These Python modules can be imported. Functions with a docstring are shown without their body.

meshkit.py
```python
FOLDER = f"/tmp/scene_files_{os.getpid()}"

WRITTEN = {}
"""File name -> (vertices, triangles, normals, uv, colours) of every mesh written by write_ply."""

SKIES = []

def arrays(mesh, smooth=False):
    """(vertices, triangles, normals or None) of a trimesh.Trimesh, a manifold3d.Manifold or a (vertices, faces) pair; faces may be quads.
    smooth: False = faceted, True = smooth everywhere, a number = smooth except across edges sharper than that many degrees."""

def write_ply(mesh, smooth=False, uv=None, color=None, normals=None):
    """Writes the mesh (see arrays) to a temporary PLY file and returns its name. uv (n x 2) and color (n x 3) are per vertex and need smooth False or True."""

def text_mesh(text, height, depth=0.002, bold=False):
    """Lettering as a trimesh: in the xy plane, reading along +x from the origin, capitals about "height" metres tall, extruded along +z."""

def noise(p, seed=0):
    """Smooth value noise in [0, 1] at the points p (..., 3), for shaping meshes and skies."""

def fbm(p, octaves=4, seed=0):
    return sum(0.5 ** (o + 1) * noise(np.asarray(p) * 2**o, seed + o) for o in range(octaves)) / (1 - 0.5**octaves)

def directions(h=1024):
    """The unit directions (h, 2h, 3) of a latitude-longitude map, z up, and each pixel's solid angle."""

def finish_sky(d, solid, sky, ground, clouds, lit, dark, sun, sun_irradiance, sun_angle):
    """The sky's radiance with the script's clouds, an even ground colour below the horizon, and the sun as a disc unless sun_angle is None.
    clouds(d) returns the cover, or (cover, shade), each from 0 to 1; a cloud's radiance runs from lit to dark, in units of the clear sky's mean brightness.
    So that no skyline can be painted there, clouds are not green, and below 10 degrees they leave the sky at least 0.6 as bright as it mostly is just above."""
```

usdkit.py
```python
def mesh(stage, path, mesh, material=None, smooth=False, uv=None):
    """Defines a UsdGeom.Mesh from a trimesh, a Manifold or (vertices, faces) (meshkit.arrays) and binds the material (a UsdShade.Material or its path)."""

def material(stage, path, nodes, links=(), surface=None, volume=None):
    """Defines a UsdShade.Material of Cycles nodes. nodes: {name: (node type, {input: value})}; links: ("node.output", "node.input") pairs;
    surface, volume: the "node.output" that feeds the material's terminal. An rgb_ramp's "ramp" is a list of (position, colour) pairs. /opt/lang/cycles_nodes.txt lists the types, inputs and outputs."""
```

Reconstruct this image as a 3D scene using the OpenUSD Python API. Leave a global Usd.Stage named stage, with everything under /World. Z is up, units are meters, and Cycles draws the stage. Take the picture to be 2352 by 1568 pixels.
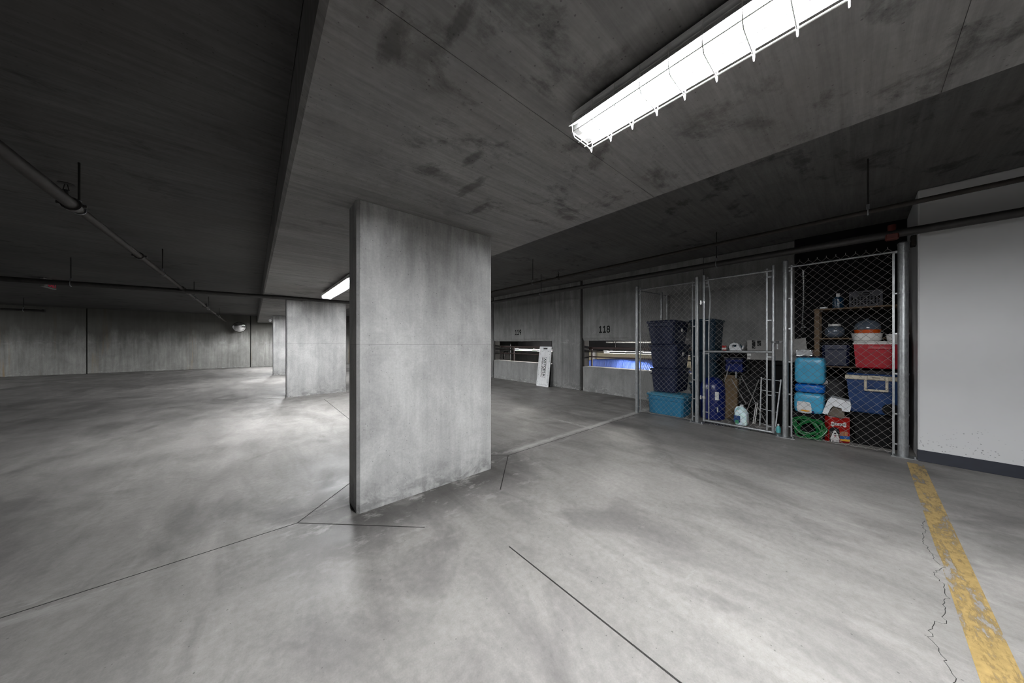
import math, random
import numpy as np, trimesh, usdkit, meshkit
from shapely.geometry import Polygon, LineString, Point, box as sbox
from shapely.ops import unary_union
from shapely import affinity
from pxr import Usd, UsdGeom, UsdLux, UsdShade, Gf

stage = Usd.Stage.CreateInMemory()
UsdGeom.SetStageUpAxis(stage, "Z"); UsdGeom.SetStageMetersPerUnit(stage, 1.0)
UsdGeom.Xform.Define(stage, "/World"); UsdGeom.Scope.Define(stage, "/World/Looks")
rnd = random.Random(7); nrg = np.random.default_rng(7)

# ---------------------------------------------------------------- camera, light, exposure
EYE = 1.35                                   # lens height; x runs across the bays, y along the lamp row
cam = UsdGeom.Camera.Define(stage, "/World/camera")
cam.AddTranslateOp().Set((0, 0, EYE)); cam.AddRotateZOp().Set(-40.77); cam.AddRotateXOp().Set(90.0)
cam.CreateHorizontalApertureAttr(36.0); cam.CreateVerticalApertureAttr(24.0)
cam.CreateFocalLengthAttr(689.0 / 2352 * 36); cam.CreateVerticalApertureOffsetAttr(3.0 / 2352 * 36)
cam.CreateClippingRangeAttr((0.05, 200.0)); cam.CreateExposureAttr(0.0)
LAMP = 430.0                                 # radiance of the fluorescent tubes
LAMP_COLOUR = (0.97, 0.985, 1.0)
# ---------------------------------------------------------------- helpers
used = {}
def numbered(path):
    k = used.get(path, 0); used[path] = k + 1
    return path if k == 0 else f"{path}_{k:03d}"
LOC = {}
def keys(p, **kw):
    for k, v in kw.items():
        if v: p.SetCustomDataByKey(k, v)
def thing(name, label, cat=None, loc=(0, 0, 0), group=None, kind=None, rotz=0.0):
    path = numbered("/World/" + name); x = UsdGeom.Xform.Define(stage, path); x.AddTranslateOp().Set(tuple(map(float, loc)))
    if rotz: x.AddRotateZOp().Set(rotz)
    LOC[path] = np.array(loc, float); keys(x.GetPrim(), label=label, category=cat, group=group, kind=kind)
    return path
def obj(name, mesh, m, parent=None, smooth=35, label=None, cat=None, group=None, kind=None):
    """one Mesh prim; vertices are given in world metres (or in the parent's frame when the parent stands at the origin)"""
    if isinstance(mesh, list): mesh = trimesh.util.concatenate(mesh)
    path = numbered((parent or "/World") + "/" + name)
    if parent:
        root = "/".join(parent.split("/")[:3]); off = LOC[root]
        if np.any(off): mesh = mesh.copy(); mesh.apply_translation(-off)
    p = usdkit.mesh(stage, path, mesh, M[m], smooth=smooth).GetPrim()
    keys(p, label=label, category=cat, group=group, kind=kind)
    return path
def dup(src, loc, label, cat, group=None, rotz=0.0):
    path = numbered(src); x = UsdGeom.Xform.Define(stage, path)
    x.GetPrim().GetReferences().AddInternalReference(src)
    x.ClearXformOpOrder(); x.AddTranslateOp().Set(tuple(map(float, loc)))
    if rotz: x.AddRotateZOp().Set(rotz)
    x.GetPrim().SetInstanceable(True); keys(x.GetPrim(), label=label, category=cat, group=group); LOC[path] = np.array(loc, float)
    return path
def box(x0, x1, y0, y1, z0, z1):
    m = trimesh.creation.box((x1 - x0, y1 - y0, z1 - z0)); m.apply_translation(((x0 + x1) / 2, (y0 + y1) / 2, (z0 + z1) / 2)); return m
def hull(p): return trimesh.convex.convex_hull(np.asarray(p, float))
def cbox(x0, x1, y0, y1, z0, z1, b=0.008):
    p = []
    for ix, x in enumerate((x0, x1)):
        for iy, y in enumerate((y0, y1)):
            for iz, z in enumerate((z0, z1)):
                sx, sy, sz = 1 - 2 * ix, 1 - 2 * iy, 1 - 2 * iz
                p += [(x, y + sy * b, z + sz * b), (x + sx * b, y, z + sz * b), (x + sx * b, y + sy * b, z)]
    return hull(p)
def tube(pts, r, n=8, closed=False):
    p = np.asarray(pts, float); k = len(p); r = np.broadcast_to(r, (k,))
    t = (np.roll(p, -1, 0) - np.roll(p, 1, 0)) if closed else np.gradient(p, axis=0)
    t /= np.linalg.norm(t, axis=1, keepdims=True) + 1e-12
    a0 = np.array([0, 0, 1.0]) if abs(t[0][2]) < .9 else np.array([1.0, 0, 0]); A = []
    for i in range(k):
        a0 = a0 - t[i] * (a0 @ t[i]); a0 /= np.linalg.norm(a0) + 1e-12; A.append(a0)
    A = np.array(A); B = np.cross(t, A); ang = np.arange(n) * 2 * np.pi / n
    v = p[:, None] + r[:, None, None] * (np.cos(ang)[None, :, None] * A[:, None] + np.sin(ang)[None, :, None] * B[:, None])
    v = v.reshape(-1, 3); f = []
    for i in range(k if closed else k - 1):
        i2 = (i + 1) % k
        for j in range(n):
            q = (j + 1) % n; f += [(i * n + j, i * n + q, i2 * n + q), (i * n + j, i2 * n + q, i2 * n + j)]
    if not closed:
        v = np.vstack([v, p[:1], p[-1:]])
        for j in range(n):
            q = (j + 1) % n; f += [(k * n, q, j), (k * n + 1, (k - 1) * n + j, (k - 1) * n + q)]
    return trimesh.Trimesh(v, f, process=False)
def rod(a, b, r, n=10): return tube([a, b], r, n)
def ring(c, R, r, axis="y", n=20, m=6):
    th = np.arange(n) * 2 * np.pi / n; z = np.zeros(n)
    o = {"x": np.stack([z, np.cos(th), np.sin(th)], 1), "y": np.stack([np.cos(th), z, np.sin(th)], 1), "z": np.stack([np.cos(th), np.sin(th), z], 1)}[axis]
    return tube(np.array(c) + R * o, r, m, True)
def lathe(prof, c=(0, 0, 0), n=28):
    m = trimesh.creation.revolve(np.asarray(prof, float), sections=n); m.apply_translation(c); return m
def extr(poly, h, z0=0.0):
    gs = getattr(poly, "geoms", [poly]); ms = [trimesh.creation.extrude_polygon(g, h, engine="earcut") for g in gs if g.area > 1e-8]
    m = trimesh.util.concatenate(ms); m.apply_translation((0, 0, z0)); return m
def frame(m, o, ex, ey):
    """place a mesh drawn in its own xy plane (z = thickness) at o with axes ex, ey"""
    ex = np.array(ex, float); ey = np.array(ey, float); ex /= np.linalg.norm(ex); ey /= np.linalg.norm(ey); T = np.eye(4)
    T[:3, 0], T[:3, 1], T[:3, 2], T[:3, 3] = ex, ey, np.cross(ex, ey), o
    m = m.copy(); m.apply_transform(T); return m
def text(s, h, d=0.001, sx=1.0, centre=True, bold=False):
    m = meshkit.text_mesh(s, h, d, bold); m.apply_scale((sx, 1, 1))
    if centre: m.apply_translation((-m.bounds[:, 0].mean(), -h / 2, 0))
    return m
def sprofile_y(pts, y0, y1):
    """extrude a polygon drawn in x,z along y"""
    m = trimesh.creation.extrude_polygon(Polygon(pts), y1 - y0, engine="earcut")
    T = np.array([[1, 0, 0, 0], [0, 0, -1, y1], [0, 1, 0, 0], [0, 0, 0, 1.0]]); m.apply_transform(T); return m
def superq(c, s, e=0.4, n=24, wob=0.0, seed=0, freq=9):
    th, ph = np.meshgrid(np.linspace(-np.pi / 2, np.pi / 2, n), np.linspace(0, 2 * np.pi, 2 * n, endpoint=False), indexing="ij")
    S = lambda x: np.sign(x) * np.abs(x) ** e
    p = np.stack([S(np.cos(th)) * S(np.cos(ph)), S(np.cos(th)) * S(np.sin(ph)), S(np.sin(th))], -1).reshape(-1, 3)
    if wob: p = p * (1 + wob * (meshkit.fbm(p * freq * .5 + seed * 3.1, 3, seed)[:, None] - .5))
    v = np.array(c) + p * np.array(s); f = []; w = 2 * n
    for i in range(n - 1):
        for j in range(w):
            q = (j + 1) % w; f += [(i * w + j, i * w + q, (i + 1) * w + q), (i * w + j, (i + 1) * w + q, (i + 1) * w + j)]
    m = trimesh.Trimesh(v, f, process=True); m.merge_vertices(); return m
def lin(r, g, b):
    return tuple((c / 255 / 12.92 if c <= 10 else ((c / 255 + .055) / 1.055) ** 2.4) for c in (r, g, b))

# ---------------------------------------------------------------- materials
M = {}
DIM = {"tote_blue": .62, "tote_lid_blue": .6, "tote_navy": .5, "tote_teal": .38, "hose_green": .36, "cooler_navy": .7, "sign_white": 1, "sheet_white": 1, "wall_beige": 1, "drum_blue": .4, "cloth_grey": .75, "carton_red": .55, "cooler_red": .6, "basket_grey": .28, "dome_grey": .42, "orange": .7, "cream": .7, "taupe": .6, "white_plastic": .8, "bottle_blue": .3, "bag_grey": .4, "label_white": .9, "dish_white": .75, "pack_sky": .8}
def mat(name, nodes, links, surface="p.BSDF"): M[name] = usdkit.material(stage, "/World/Looks/" + name, nodes, links, surface=surface)
def plain(name, col, rough=0.5, metal=0.0, var=0.12, scale=14.0, **kw):
    lo = tuple(c * (1 - var) for c in col); hi = tuple(min(1, c * (1 + var)) for c in col)
    mat(name, {"g": ("texture_coordinate", {}), "n": ("noise_texture", {"scale": scale, "detail": 4}), "r": ("rgb_ramp", {"ramp": [(0.3, lo), (0.7, hi)]}),
               "p": ("principled_bsdf", {"roughness": rough, "metallic": metal, **kw})},
        [("g.object", "n.vector"), ("n.fac", "r.fac"), ("r.color", "p.base_color")])
class Graph:
    """a grey value built up from noise on world position"""
    def __init__(s): s.n = {"geo": ("geometry", {}), "xyz": ("separate_xyz", {})}; s.l = [("geo.position", "xyz.vector")]; s.k = 0
    def add(s, kind, **i):
        nm = f"n{s.k}"; s.k += 1; vals = {}
        for k, v in i.items():
            if isinstance(v, str) and "." in v and v.split(".")[0] in s.n: s.l.append((v, f"{nm}.{k}"))
            else: vals[k] = v
        s.n[nm] = (kind, vals); return nm
    def math(s, t, a, b=0.0, clamp=False): return s.add("math", math_type=t, value1=a, value2=b, use_clamp=clamp) + ".value"
    def mapr(s, v, a, b, c, d): return s.add("map_range", value=v, from_min=a, from_max=b, to_min=c, to_max=d, clamp=True) + ".result"
    def noise(s, scale=(1, 1, 1), detail=4, rough=0.55, dist=0.0, loc=(0, 0, 0)):
        m = s.add("mapping", vector="geo.position", scale=tuple(map(float, scale)), location=tuple(map(float, loc)))
        return s.add("noise_texture", vector=m + ".vector", scale=1.0, detail=float(detail), roughness=rough, distortion=dist) + ".fac"
    def pits(s, scale, r, keep):
        m = s.add("mapping", vector="geo.position", scale=(scale,) * 3)
        v = s.add("voronoi_texture", vector=m + ".vector", scale=1.0)
        c = s.add("separate_color", color=v + ".color")
        rr = s.mapr(c + ".r", keep, 1.0, 0.0, r); d = s.math("subtract", rr, v + ".distance")
        return s.mapr(d, 0.0, 0.10, 0.0, 1.0)
    def mul(s, v, f): return s.math("multiply", v, f)
    def done(s, name, v, tint=(1, 1, 1), rough=0.8, bump=None, bstr=0.25, bdist=0.01, spec=0.3, extra=None):
        c = s.add("combine_color", r=v, g=v, b=v); t = s.add("mix_color", blend_type="multiply", fac=1.0, a=c + ".color", b=tint); col = t + ".result"
        for (colr, fac) in (extra or []): col = s.add("mix_color", blend_type="mix", fac=fac, a=col, b=colr) + ".result"
        s.n["p"] = ("principled_bsdf", {"roughness": rough, "specular_ior_level": spec} if not isinstance(rough, str) else {"specular_ior_level": spec})
        if isinstance(rough, str): s.l.append((rough, "p.roughness"))
        s.l.append((col, "p.base_color"))
        if bump:
            b = s.add("bump", height=bump, strength=bstr, distance=bdist); s.l.append((b + ".normal", "p.normal"))
        mat(name, s.n, s.l)
# floor: trowelled, dusty, with pale lime bloom along the joints and dirt around the pier feet
g = Graph()
v = g.mapr(g.noise((.45, .45, .45), 5, .6, .6), .3, .72, .19, .31)
v = g.mul(v, g.mapr(g.noise((3.2, 1.1, 1), 7, .62, 1.2), .3, .7, .78, 1.2))
v = g.mul(v, g.mapr(g.noise((26, 26, 26), 6, .65), .25, .75, .84, 1.14))
v = g.mul(v, g.mapr(g.noise((150, 150, 150), 2, .6), .2, .8, .9, 1.08))
wet = g.mapr(g.noise((.8, .5, 1), 5, .6, 1.5, (3, 1, 0)), .52, .62, 0, 1)                      # trodden-in dark patches
edge = g.mul(g.mapr("xyz.x", 3.3, 4.3, 0, 1), g.mapr(g.math("add", "xyz.x", g.mul(g.noise((1.5, .5, 1), 4), 1.2)), 4.2, 5.0, .3, .8))  # darker floor near the fence: stain plus light falloff put into the colour
lane = g.mapr(g.math("add", "xyz.x", g.mul(g.noise((.7, .35, 1), 4, .6, .8, (2, 8, 0)), 2.6)), -1.2, 1.0, 1, 0)  # floor colour darkened to the left, a painted vignette
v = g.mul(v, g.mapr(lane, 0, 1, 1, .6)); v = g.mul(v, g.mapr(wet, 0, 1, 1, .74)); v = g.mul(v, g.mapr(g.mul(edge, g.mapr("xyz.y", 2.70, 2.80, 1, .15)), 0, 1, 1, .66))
dj = g.math("absolute", g.math("subtract", "xyz.y", 2.76))                                       # lime bloom beside the main joint
bx = g.mul(g.mapr(g.math("absolute", g.math("subtract", "xyz.y", g.math("add", 2.80, g.mul(g.noise((1.4, .2, 1), 5, .65), .06)))), .012, .075, 1, 0), g.mul(g.mapr("xyz.x", 2.2, 2.6, 0, 1), g.mapr(g.noise((5, 9, 1), 6, .7, .6), .36, .54, 0, 1)))
b4 = g.mul(g.mapr(g.math("absolute", g.math("subtract", "xyz.x", g.math("add", 3.99, g.mul(g.noise((1, 3, 1), 5, .65), .10)))), .008, .05, 1, 0), g.mul(g.mul(g.mapr("xyz.y", 3.45, 3.7, 1, 0), g.mapr("xyz.y", 2.75, 2.76, 0, 1)), g.mapr(g.noise((9, 6, 1), 6, .7, .6), .36, .52, 0, 1)))
bx = g.math("maximum", bx, b4)
scr = g.mul(g.mapr(g.noise((1.8, 5, 1), 8, .76, .2, (7, 3, 0)), .60, .72, 0, 1), g.mapr(g.noise((.6, .5, 1), 3, .5, 0, (3, 9, 0)), .46, .58, 0, 1))   # dried splashes
bl = g.mul(g.mapr(dj, .01, .16, 1, 0), g.mapr(g.noise((1.7, 7, 1), 7, .72, .2), .53, .64, 0, 1))
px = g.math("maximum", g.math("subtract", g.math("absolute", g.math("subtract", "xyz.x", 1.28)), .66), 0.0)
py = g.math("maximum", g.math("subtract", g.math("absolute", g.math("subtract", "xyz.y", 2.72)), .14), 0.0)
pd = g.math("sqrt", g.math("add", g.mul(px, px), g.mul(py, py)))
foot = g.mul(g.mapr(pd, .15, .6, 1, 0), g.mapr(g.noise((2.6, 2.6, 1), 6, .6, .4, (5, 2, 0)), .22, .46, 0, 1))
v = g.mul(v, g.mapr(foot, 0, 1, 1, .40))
spk = g.pits(60.0, .30, .93); v = g.mul(v, g.mapr(spk, 0, 1, 1, .55))
bl2 = g.mul(g.mapr(pd, .1, 1.0, 1, 0), g.mapr(g.noise((3.5, 6, 1), 8, .72, .15, (9, 4, 0)), .55, .66, 0, 1))
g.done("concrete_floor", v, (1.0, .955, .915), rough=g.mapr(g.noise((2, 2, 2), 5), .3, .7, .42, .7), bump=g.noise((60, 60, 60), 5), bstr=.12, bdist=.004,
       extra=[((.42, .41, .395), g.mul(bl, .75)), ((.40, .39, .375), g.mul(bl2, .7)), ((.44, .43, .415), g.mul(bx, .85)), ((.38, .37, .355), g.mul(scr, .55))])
# cast ceilings: plywood grain, rust bloom, small blow holes
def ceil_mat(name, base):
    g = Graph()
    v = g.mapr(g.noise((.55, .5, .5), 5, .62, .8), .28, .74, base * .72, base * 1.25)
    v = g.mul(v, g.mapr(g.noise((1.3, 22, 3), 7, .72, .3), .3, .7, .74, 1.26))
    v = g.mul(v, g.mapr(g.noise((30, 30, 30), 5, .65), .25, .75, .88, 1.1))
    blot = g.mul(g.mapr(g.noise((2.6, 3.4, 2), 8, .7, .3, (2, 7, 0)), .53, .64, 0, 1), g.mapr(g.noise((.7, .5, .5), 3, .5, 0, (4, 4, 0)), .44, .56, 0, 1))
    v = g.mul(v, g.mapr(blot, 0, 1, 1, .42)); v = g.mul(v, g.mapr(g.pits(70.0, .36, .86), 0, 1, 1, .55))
    if name == "concrete_band":
        for cx_, cy_, a_, b_ in ((.40, 1.15, .06, .13), (.31, 1.0, .035, .10), (.55, .93, .035, .11), (.285, .90, .05, .05), (1.02, 1.55, .04, .12), (1.2, 1.85, .05, .2), (1.45, 2.1, .05, .15)):
            ex_ = g.mul(g.math("subtract", "xyz.x", cx_), 1 / a_); ey_ = g.mul(g.math("subtract", "xyz.y", cy_), 1 / b_)
            rr_ = g.math("add", g.math("sqrt", g.math("add", g.mul(ex_, ex_), g.mul(ey_, ey_))), g.mul(g.noise((22, 12, 6), 6, .7), 1.9))
            v = g.mul(v, g.mapr(rr_, 1.45, 2.0, .5, 1))
    warm = g.mapr(g.noise((.7, .9, .7), 4, .6, 0, (1, 8, 0)), .45, .65, 0, .5)
    g.done(name, v, (1, .985, .965), .85, bump=g.noise((2, 24, 8), 6, .6), bstr=.3, bdist=.006, extra=[((base * .9, base * .74, base * .62), g.mul(warm, .35))])
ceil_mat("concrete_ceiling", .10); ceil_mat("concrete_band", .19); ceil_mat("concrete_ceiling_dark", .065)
# poured walls and piers: vertical runs, patches, blow holes
def wall_mat(name, base, streak=.3, dirt=0.0, tint=(1, 1, .985), stain=0.0, pit=.88):
    g = Graph()
    v = g.mapr(g.noise((.8, .8, .6), 6, .62, .7), .28, .72, base * .78, base * 1.2)
    v = g.mul(v, g.mapr(g.noise((9, 9, .5), 6, .65), .3, .7, 1 - streak, 1 + streak * .55))
    v = g.mul(v, g.mapr(g.noise((3.4, 3.4, 2.2), 8, .7, 1.0, (4, 1, 6)), .3, .7, .82, 1.14)); v = g.mul(v, g.mapr(g.noise((50, 50, 50), 6, .7), .25, .75, .84, 1.12))
    v = g.mul(v, g.mapr(g.pits(75.0, .36, pit), 0, 1, 1, .55))
    if dirt:
        top = g.mul(g.mapr("xyz.z", 1.5, 2.5, 0, 1), g.mapr(g.noise((7, 7, .7), 6, .65, .4, (3, 3, 0)), .38, .62, 0, 1))
        low = g.mul(g.mapr("xyz.z", 0.03, .3, 1, 0), g.mapr(g.noise((5, 5, 8), 6, .65, .8), .42, .6, 0, 1))
        v = g.mul(v, g.mapr(g.math("maximum", top, low), 0, 1, 1, 1 - dirt))
    ex = []
    lime = g.mul(g.mapr("xyz.z", .02, .26, 1, 0), g.mapr(g.noise((6, 6, 11), 7, .74, .2, (8, 1, 2)), .53, .62, 0, 1)); ex.append(((.5, .5, .485), g.mul(lime, .6)))
    band = g.mul(g.mapr(g.math("absolute", g.math("subtract", "xyz.z", 1.36)), .0, .13, 1, 0), g.mapr(g.noise((4, 4, 7), 7, .74, .5, (2, 5, 1)), .52, .64, 0, 1)); ex.append(((.5, .5, .485), g.mul(band, .5)))
    if stain:
        rust = g.mul(g.mapr(g.noise((1.1, 1.1, .12), 4, .6, 0, (6, 0, 0)), .56, .68, 0, 1), g.mapr(g.noise((12, 12, .6), 4), .45, .6, 0, 1)); ex.append(((.33, .22, .10), g.mul(rust, stain)))
        dark_top = g.mapr(g.math("add", "xyz.z", g.mul(g.noise((2.4, 2.4, .4), 6, .65), 1.6)), 1.85, 2.75, 0, 1); ex.append(((.07, .068, .06), g.mul(dark_top, .85)))  # wall colour gets darker towards the top, in streaks
    g.done(name, v, tint, .8, bump=g.noise((40, 40, 40), 6, .6), bstr=.22, bdist=.005, extra=ex)
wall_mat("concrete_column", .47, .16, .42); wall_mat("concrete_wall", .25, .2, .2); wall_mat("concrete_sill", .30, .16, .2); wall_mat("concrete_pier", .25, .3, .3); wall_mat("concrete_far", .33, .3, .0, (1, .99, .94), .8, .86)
plain("joint_dark", (.015, .014, .013), .9, var=.3); plain("joint_grey", (.10, .098, .094), .9, var=.5, scale=5); plain("joint_core", (.03, .028, .026), .9)
g = Graph()
spk = g.mul(g.pits(62.0, .42, .66), g.mapr(g.math("add", "xyz.z", g.mul(g.noise((3, 3, 3), 5), 1.1)), .62, 1.0, 1, 0))
v = g.mapr(g.noise((1.2, 1.2, 1.2), 4), .3, .7, .48, .52)
v = g.mul(v, g.mapr(spk, 0, 1, 1, .3)); g.done("white_paint", v, (.985, .99, 1.0), .45, bump=g.noise((90, 90, 90), 4), bstr=.08, bdist=.003)
plain("baseboard_vinyl", lin(36, 39, 48), .4); plain("matte_black", (.009, .009, .010), .85, var=.25, scale=3, specular_ior_level=.1)
g = Graph(); v = g.mapr(g.noise((60, 60, 22), 4, .7), .3, .7, .24, .40); v = g.mul(v, g.mapr(g.noise((9, 9, 9), 5), .3, .7, .85, 1.1))
g.done("galvanized", v, (.95, .98, 1), .42, bump=g.noise((120, 120, 120), 3), bstr=.1, bdist=.002); 
M["galvanized"].GetPrim().GetStage().GetPrimAtPath("/World/Looks/galvanized/p").CreateAttribute("inputs:metallic", usdkit._T.Float).Set(.75)
plain("steel_wire", (.24, .235, .225), .5, .2); plain("chrome", (.75, .76, .78), .14, 1.0, var=.03); plain("foil", (.72, .74, .76), .22, 1.0, var=.05)
plain("pipe_black", (.022, .02, .019), .55, var=.3); plain("pipe_grey", (.032, .028, .025), .6, var=.2, specular_ior_level=.15); plain("iron_red", (.028, .010, .008), .6, var=.3); plain("sprinkler_red", (.09, .014, .008), .5)
plain("lamp_white", (.8, .8, .8), .4, var=.02); plain("guard_wire_white", (.78, .78, .76), .4, var=.02)
def emit(name, col, s): mat(name, {"e": ("emission", {"color": col, "strength": s})}, [], "e.emission")
emit("tube_light", LAMP_COLOUR, LAMP); emit("tube_lower", (1.0, .97, .92), 140.0); emit("exit_red", (.9, .06, .12), .11); 
plain("exit_face", (.10, .09, .09), .5); plain("exit_body", (.20, .20, .19), .5)
mat("mirror", {"p": ("principled_bsdf", {"base_color": (.85, .86, .87), "metallic": 1.0, "roughness": .06})}, [])
for nm, c, r in [("tote_blue", lin(44, 128, 168), .45), ("tote_lid_blue", lin(70, 146, 178), .45), ("tote_navy", lin(20, 34, 72), .45), ("tote_teal", lin(8, 58, 84), .45), ("tote_black", (.004, .004, .0045), .6),
                 ("drum_blue", lin(22, 44, 128), .3), ("pack_sky", lin(70, 168, 208), .3), ("pack_royal", lin(12, 100, 190), .2), ("pack_white", (.72, .72, .72), .4), ("orange", lin(214, 84, 10), .35),
                 ("swoosh_orange", lin(230, 160, 40), .4), ("navy_print", lin(30, 36, 90), .4), ("hose_green", lin(14, 140, 66), .35), ("white_plastic", (.72, .74, .76), .35), ("taupe", lin(112, 100, 88), .5),
                 ("tongue_pink", lin(196, 130, 130), .5), ("carton_red", lin(186, 24, 18), .4), ("carton_white", (.75, .73, .72), .45), ("carton_black", (.02, .02, .022), .45), ("carton_blue", lin(40, 92, 160), .4), ("carton_yellow", lin(214, 164, 52), .4), ("biscuit_tan", lin(176, 140, 104), .5),
                 ("carton_maroon", lin(120, 16, 20), .4), ("cooler_navy", lin(22, 60, 112), .35), ("cream", lin(212, 202, 182), .45), ("cooler_red", lin(186, 16, 40), .3), ("dish_white", (.74, .72, .70), .15), ("dome_grey", lin(112, 124, 140), .12),
                 ("bag_grey", lin(64, 62, 66), .75), ("basket_grey", lin(86, 86, 98), .6), ("bottle_blue", lin(24, 84, 124), .3), ("helmet_teal", lin(20, 84, 106), .12), ("label_white", (.7, .69, .68), .5), ("ink_black", (.02, .02, .02), .6),
                 ("rubber_black", (.006, .006, .006), .6), ("cloth_grey", lin(150, 148, 146), .8), ("sign_white", (.78, .79, .80), .4), ("sign_groove", (.42, .44, .46), .5), ("stencil_black", (.012, .012, .012), .7), ("aqua", lin(96, 186, 190), .4),
                 ("sheet_white", (.7, .7, .71), .7), ("wall_beige", lin(190, 182, 160), .8), ("floor_lower_grey", (.2, .195, .19), .8), ("jug_blue", lin(40, 70, 120), .4), ("jug_green", lin(70, 150, 110), .4), ("camera_white", (.6, .6, .6), .3)]:
    plain(nm, tuple(x * DIM.get(nm, .8) for x in c), r, var=.08, specular_ior_level=.12 if "black" in nm else .4)
mat("jug_plastic", {"p": ("principled_bsdf", {"base_color": (.75, .80, .82), "roughness": .3, "subsurface_weight": .4, "subsurface_scale": .05})}, [])
g = Graph(); v = g.mapr(g.noise((2, 2, 40), 5, .6, .5), .3, .7, .07, .13); g.done("wood", v, (1, .62, .32), .6)
g = Graph(); v = g.mapr(g.noise((14, 14, 2), 5, .6), .3, .7, .12, .17); g.done("cardboard", v, (1, .70, .40), .8)
g = Graph(); v = g.mapr(g.noise((9, 9, .6), 5, .6, .8), .3, .7, .75, 1.2); g.done("tarp_blue", v, (.045, .085, .30), .22, bump=g.noise((2, 9, .8), 6, .6), bstr=1.0, bdist=.08)
# worn yellow line: paint with bare patches
g = Graph()
n1 = g.noise((2.0, 10, 1), 7, .7, .6, (1, 2, 0)); n2 = g.noise((14, 40, 1), 5, .7); keep = g.mapr(g.math("add", g.mul(n1, .7), g.mul(n2, .45)), .50, .60, 0, 1)
v = g.mapr(g.noise((30, 30, 30), 4), .3, .7, .30, .44)
c = g.add("combine_color", r=v, g=g.mul(v, .70), b=g.mul(v, .27))
g.n["p"] = ("principled_bsdf", {"roughness": .6}); g.l.append((c + ".color", "p.base_color")); g.n["tr"] = ("transparent_bsdf", {}); g.n["mx"] = ("mix_closure", {})
g.l += [("tr.BSDF", "mx.closure1"), ("p.BSDF", "mx.closure2"), (g.mul(keep, .9), "mx.fac")]
mat("yellow_paint", g.n, g.l, "mx.closure")

# ---------------------------------------------------------------- setting: floor slabs with sawn joints and a real crack
CX = 1.285
crack = [(3.86, -.315), (3.75, -.300), (3.68, -.307), (3.54, -.285), (3.43, -.281), (3.30, -.300), (3.20, -.308), (3.15, -.334), (3.09, -.302), (3.02, -.285), (2.93, -.303), (2.854, -.300), (2.782, -.304), (2.70, -.281), (2.597, -.269), (2.529, -.270), (2.50, -.245), (2.466, -.223), (2.346, -.210), (2.30, -.226), (2.254, -.234), (2.182, -.247), (2.107, -.245), (1.95, -.262), (1.8, -.25)]
jl = []
for y in (-3.9, 2.755, 9.41, 16.1):
    jl += [[(-14, y), (CX - 1.035, y)], [(CX + 1.03, y), (7.3, y)]]
    jl += [[(.95, 2.08), (CX - 1.035, y), (CX, y + 1.03), (CX + 1.03, y), (1.72, 2.16)]] if abs(y - 2.755) < .1 else [[(CX - 1.035, y), (CX, y + 1.03), (CX + 1.03, y), (CX, y - 1.03), (CX - 1.035, y)]]
for a, b in ((-9, -4.93), (-2.87, 1.52), (3.785, 8.38), (10.44, 15.07), (17.13, 22)): jl.append([(CX, a), (CX, b)])
cuts = unary_union([LineString(l).buffer(.005, cap_style=2, join_style=2) for l in jl] + [LineString([(4.04, 2.76), (4.05, 3.6)]).buffer(.002)])
fine = []
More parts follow.
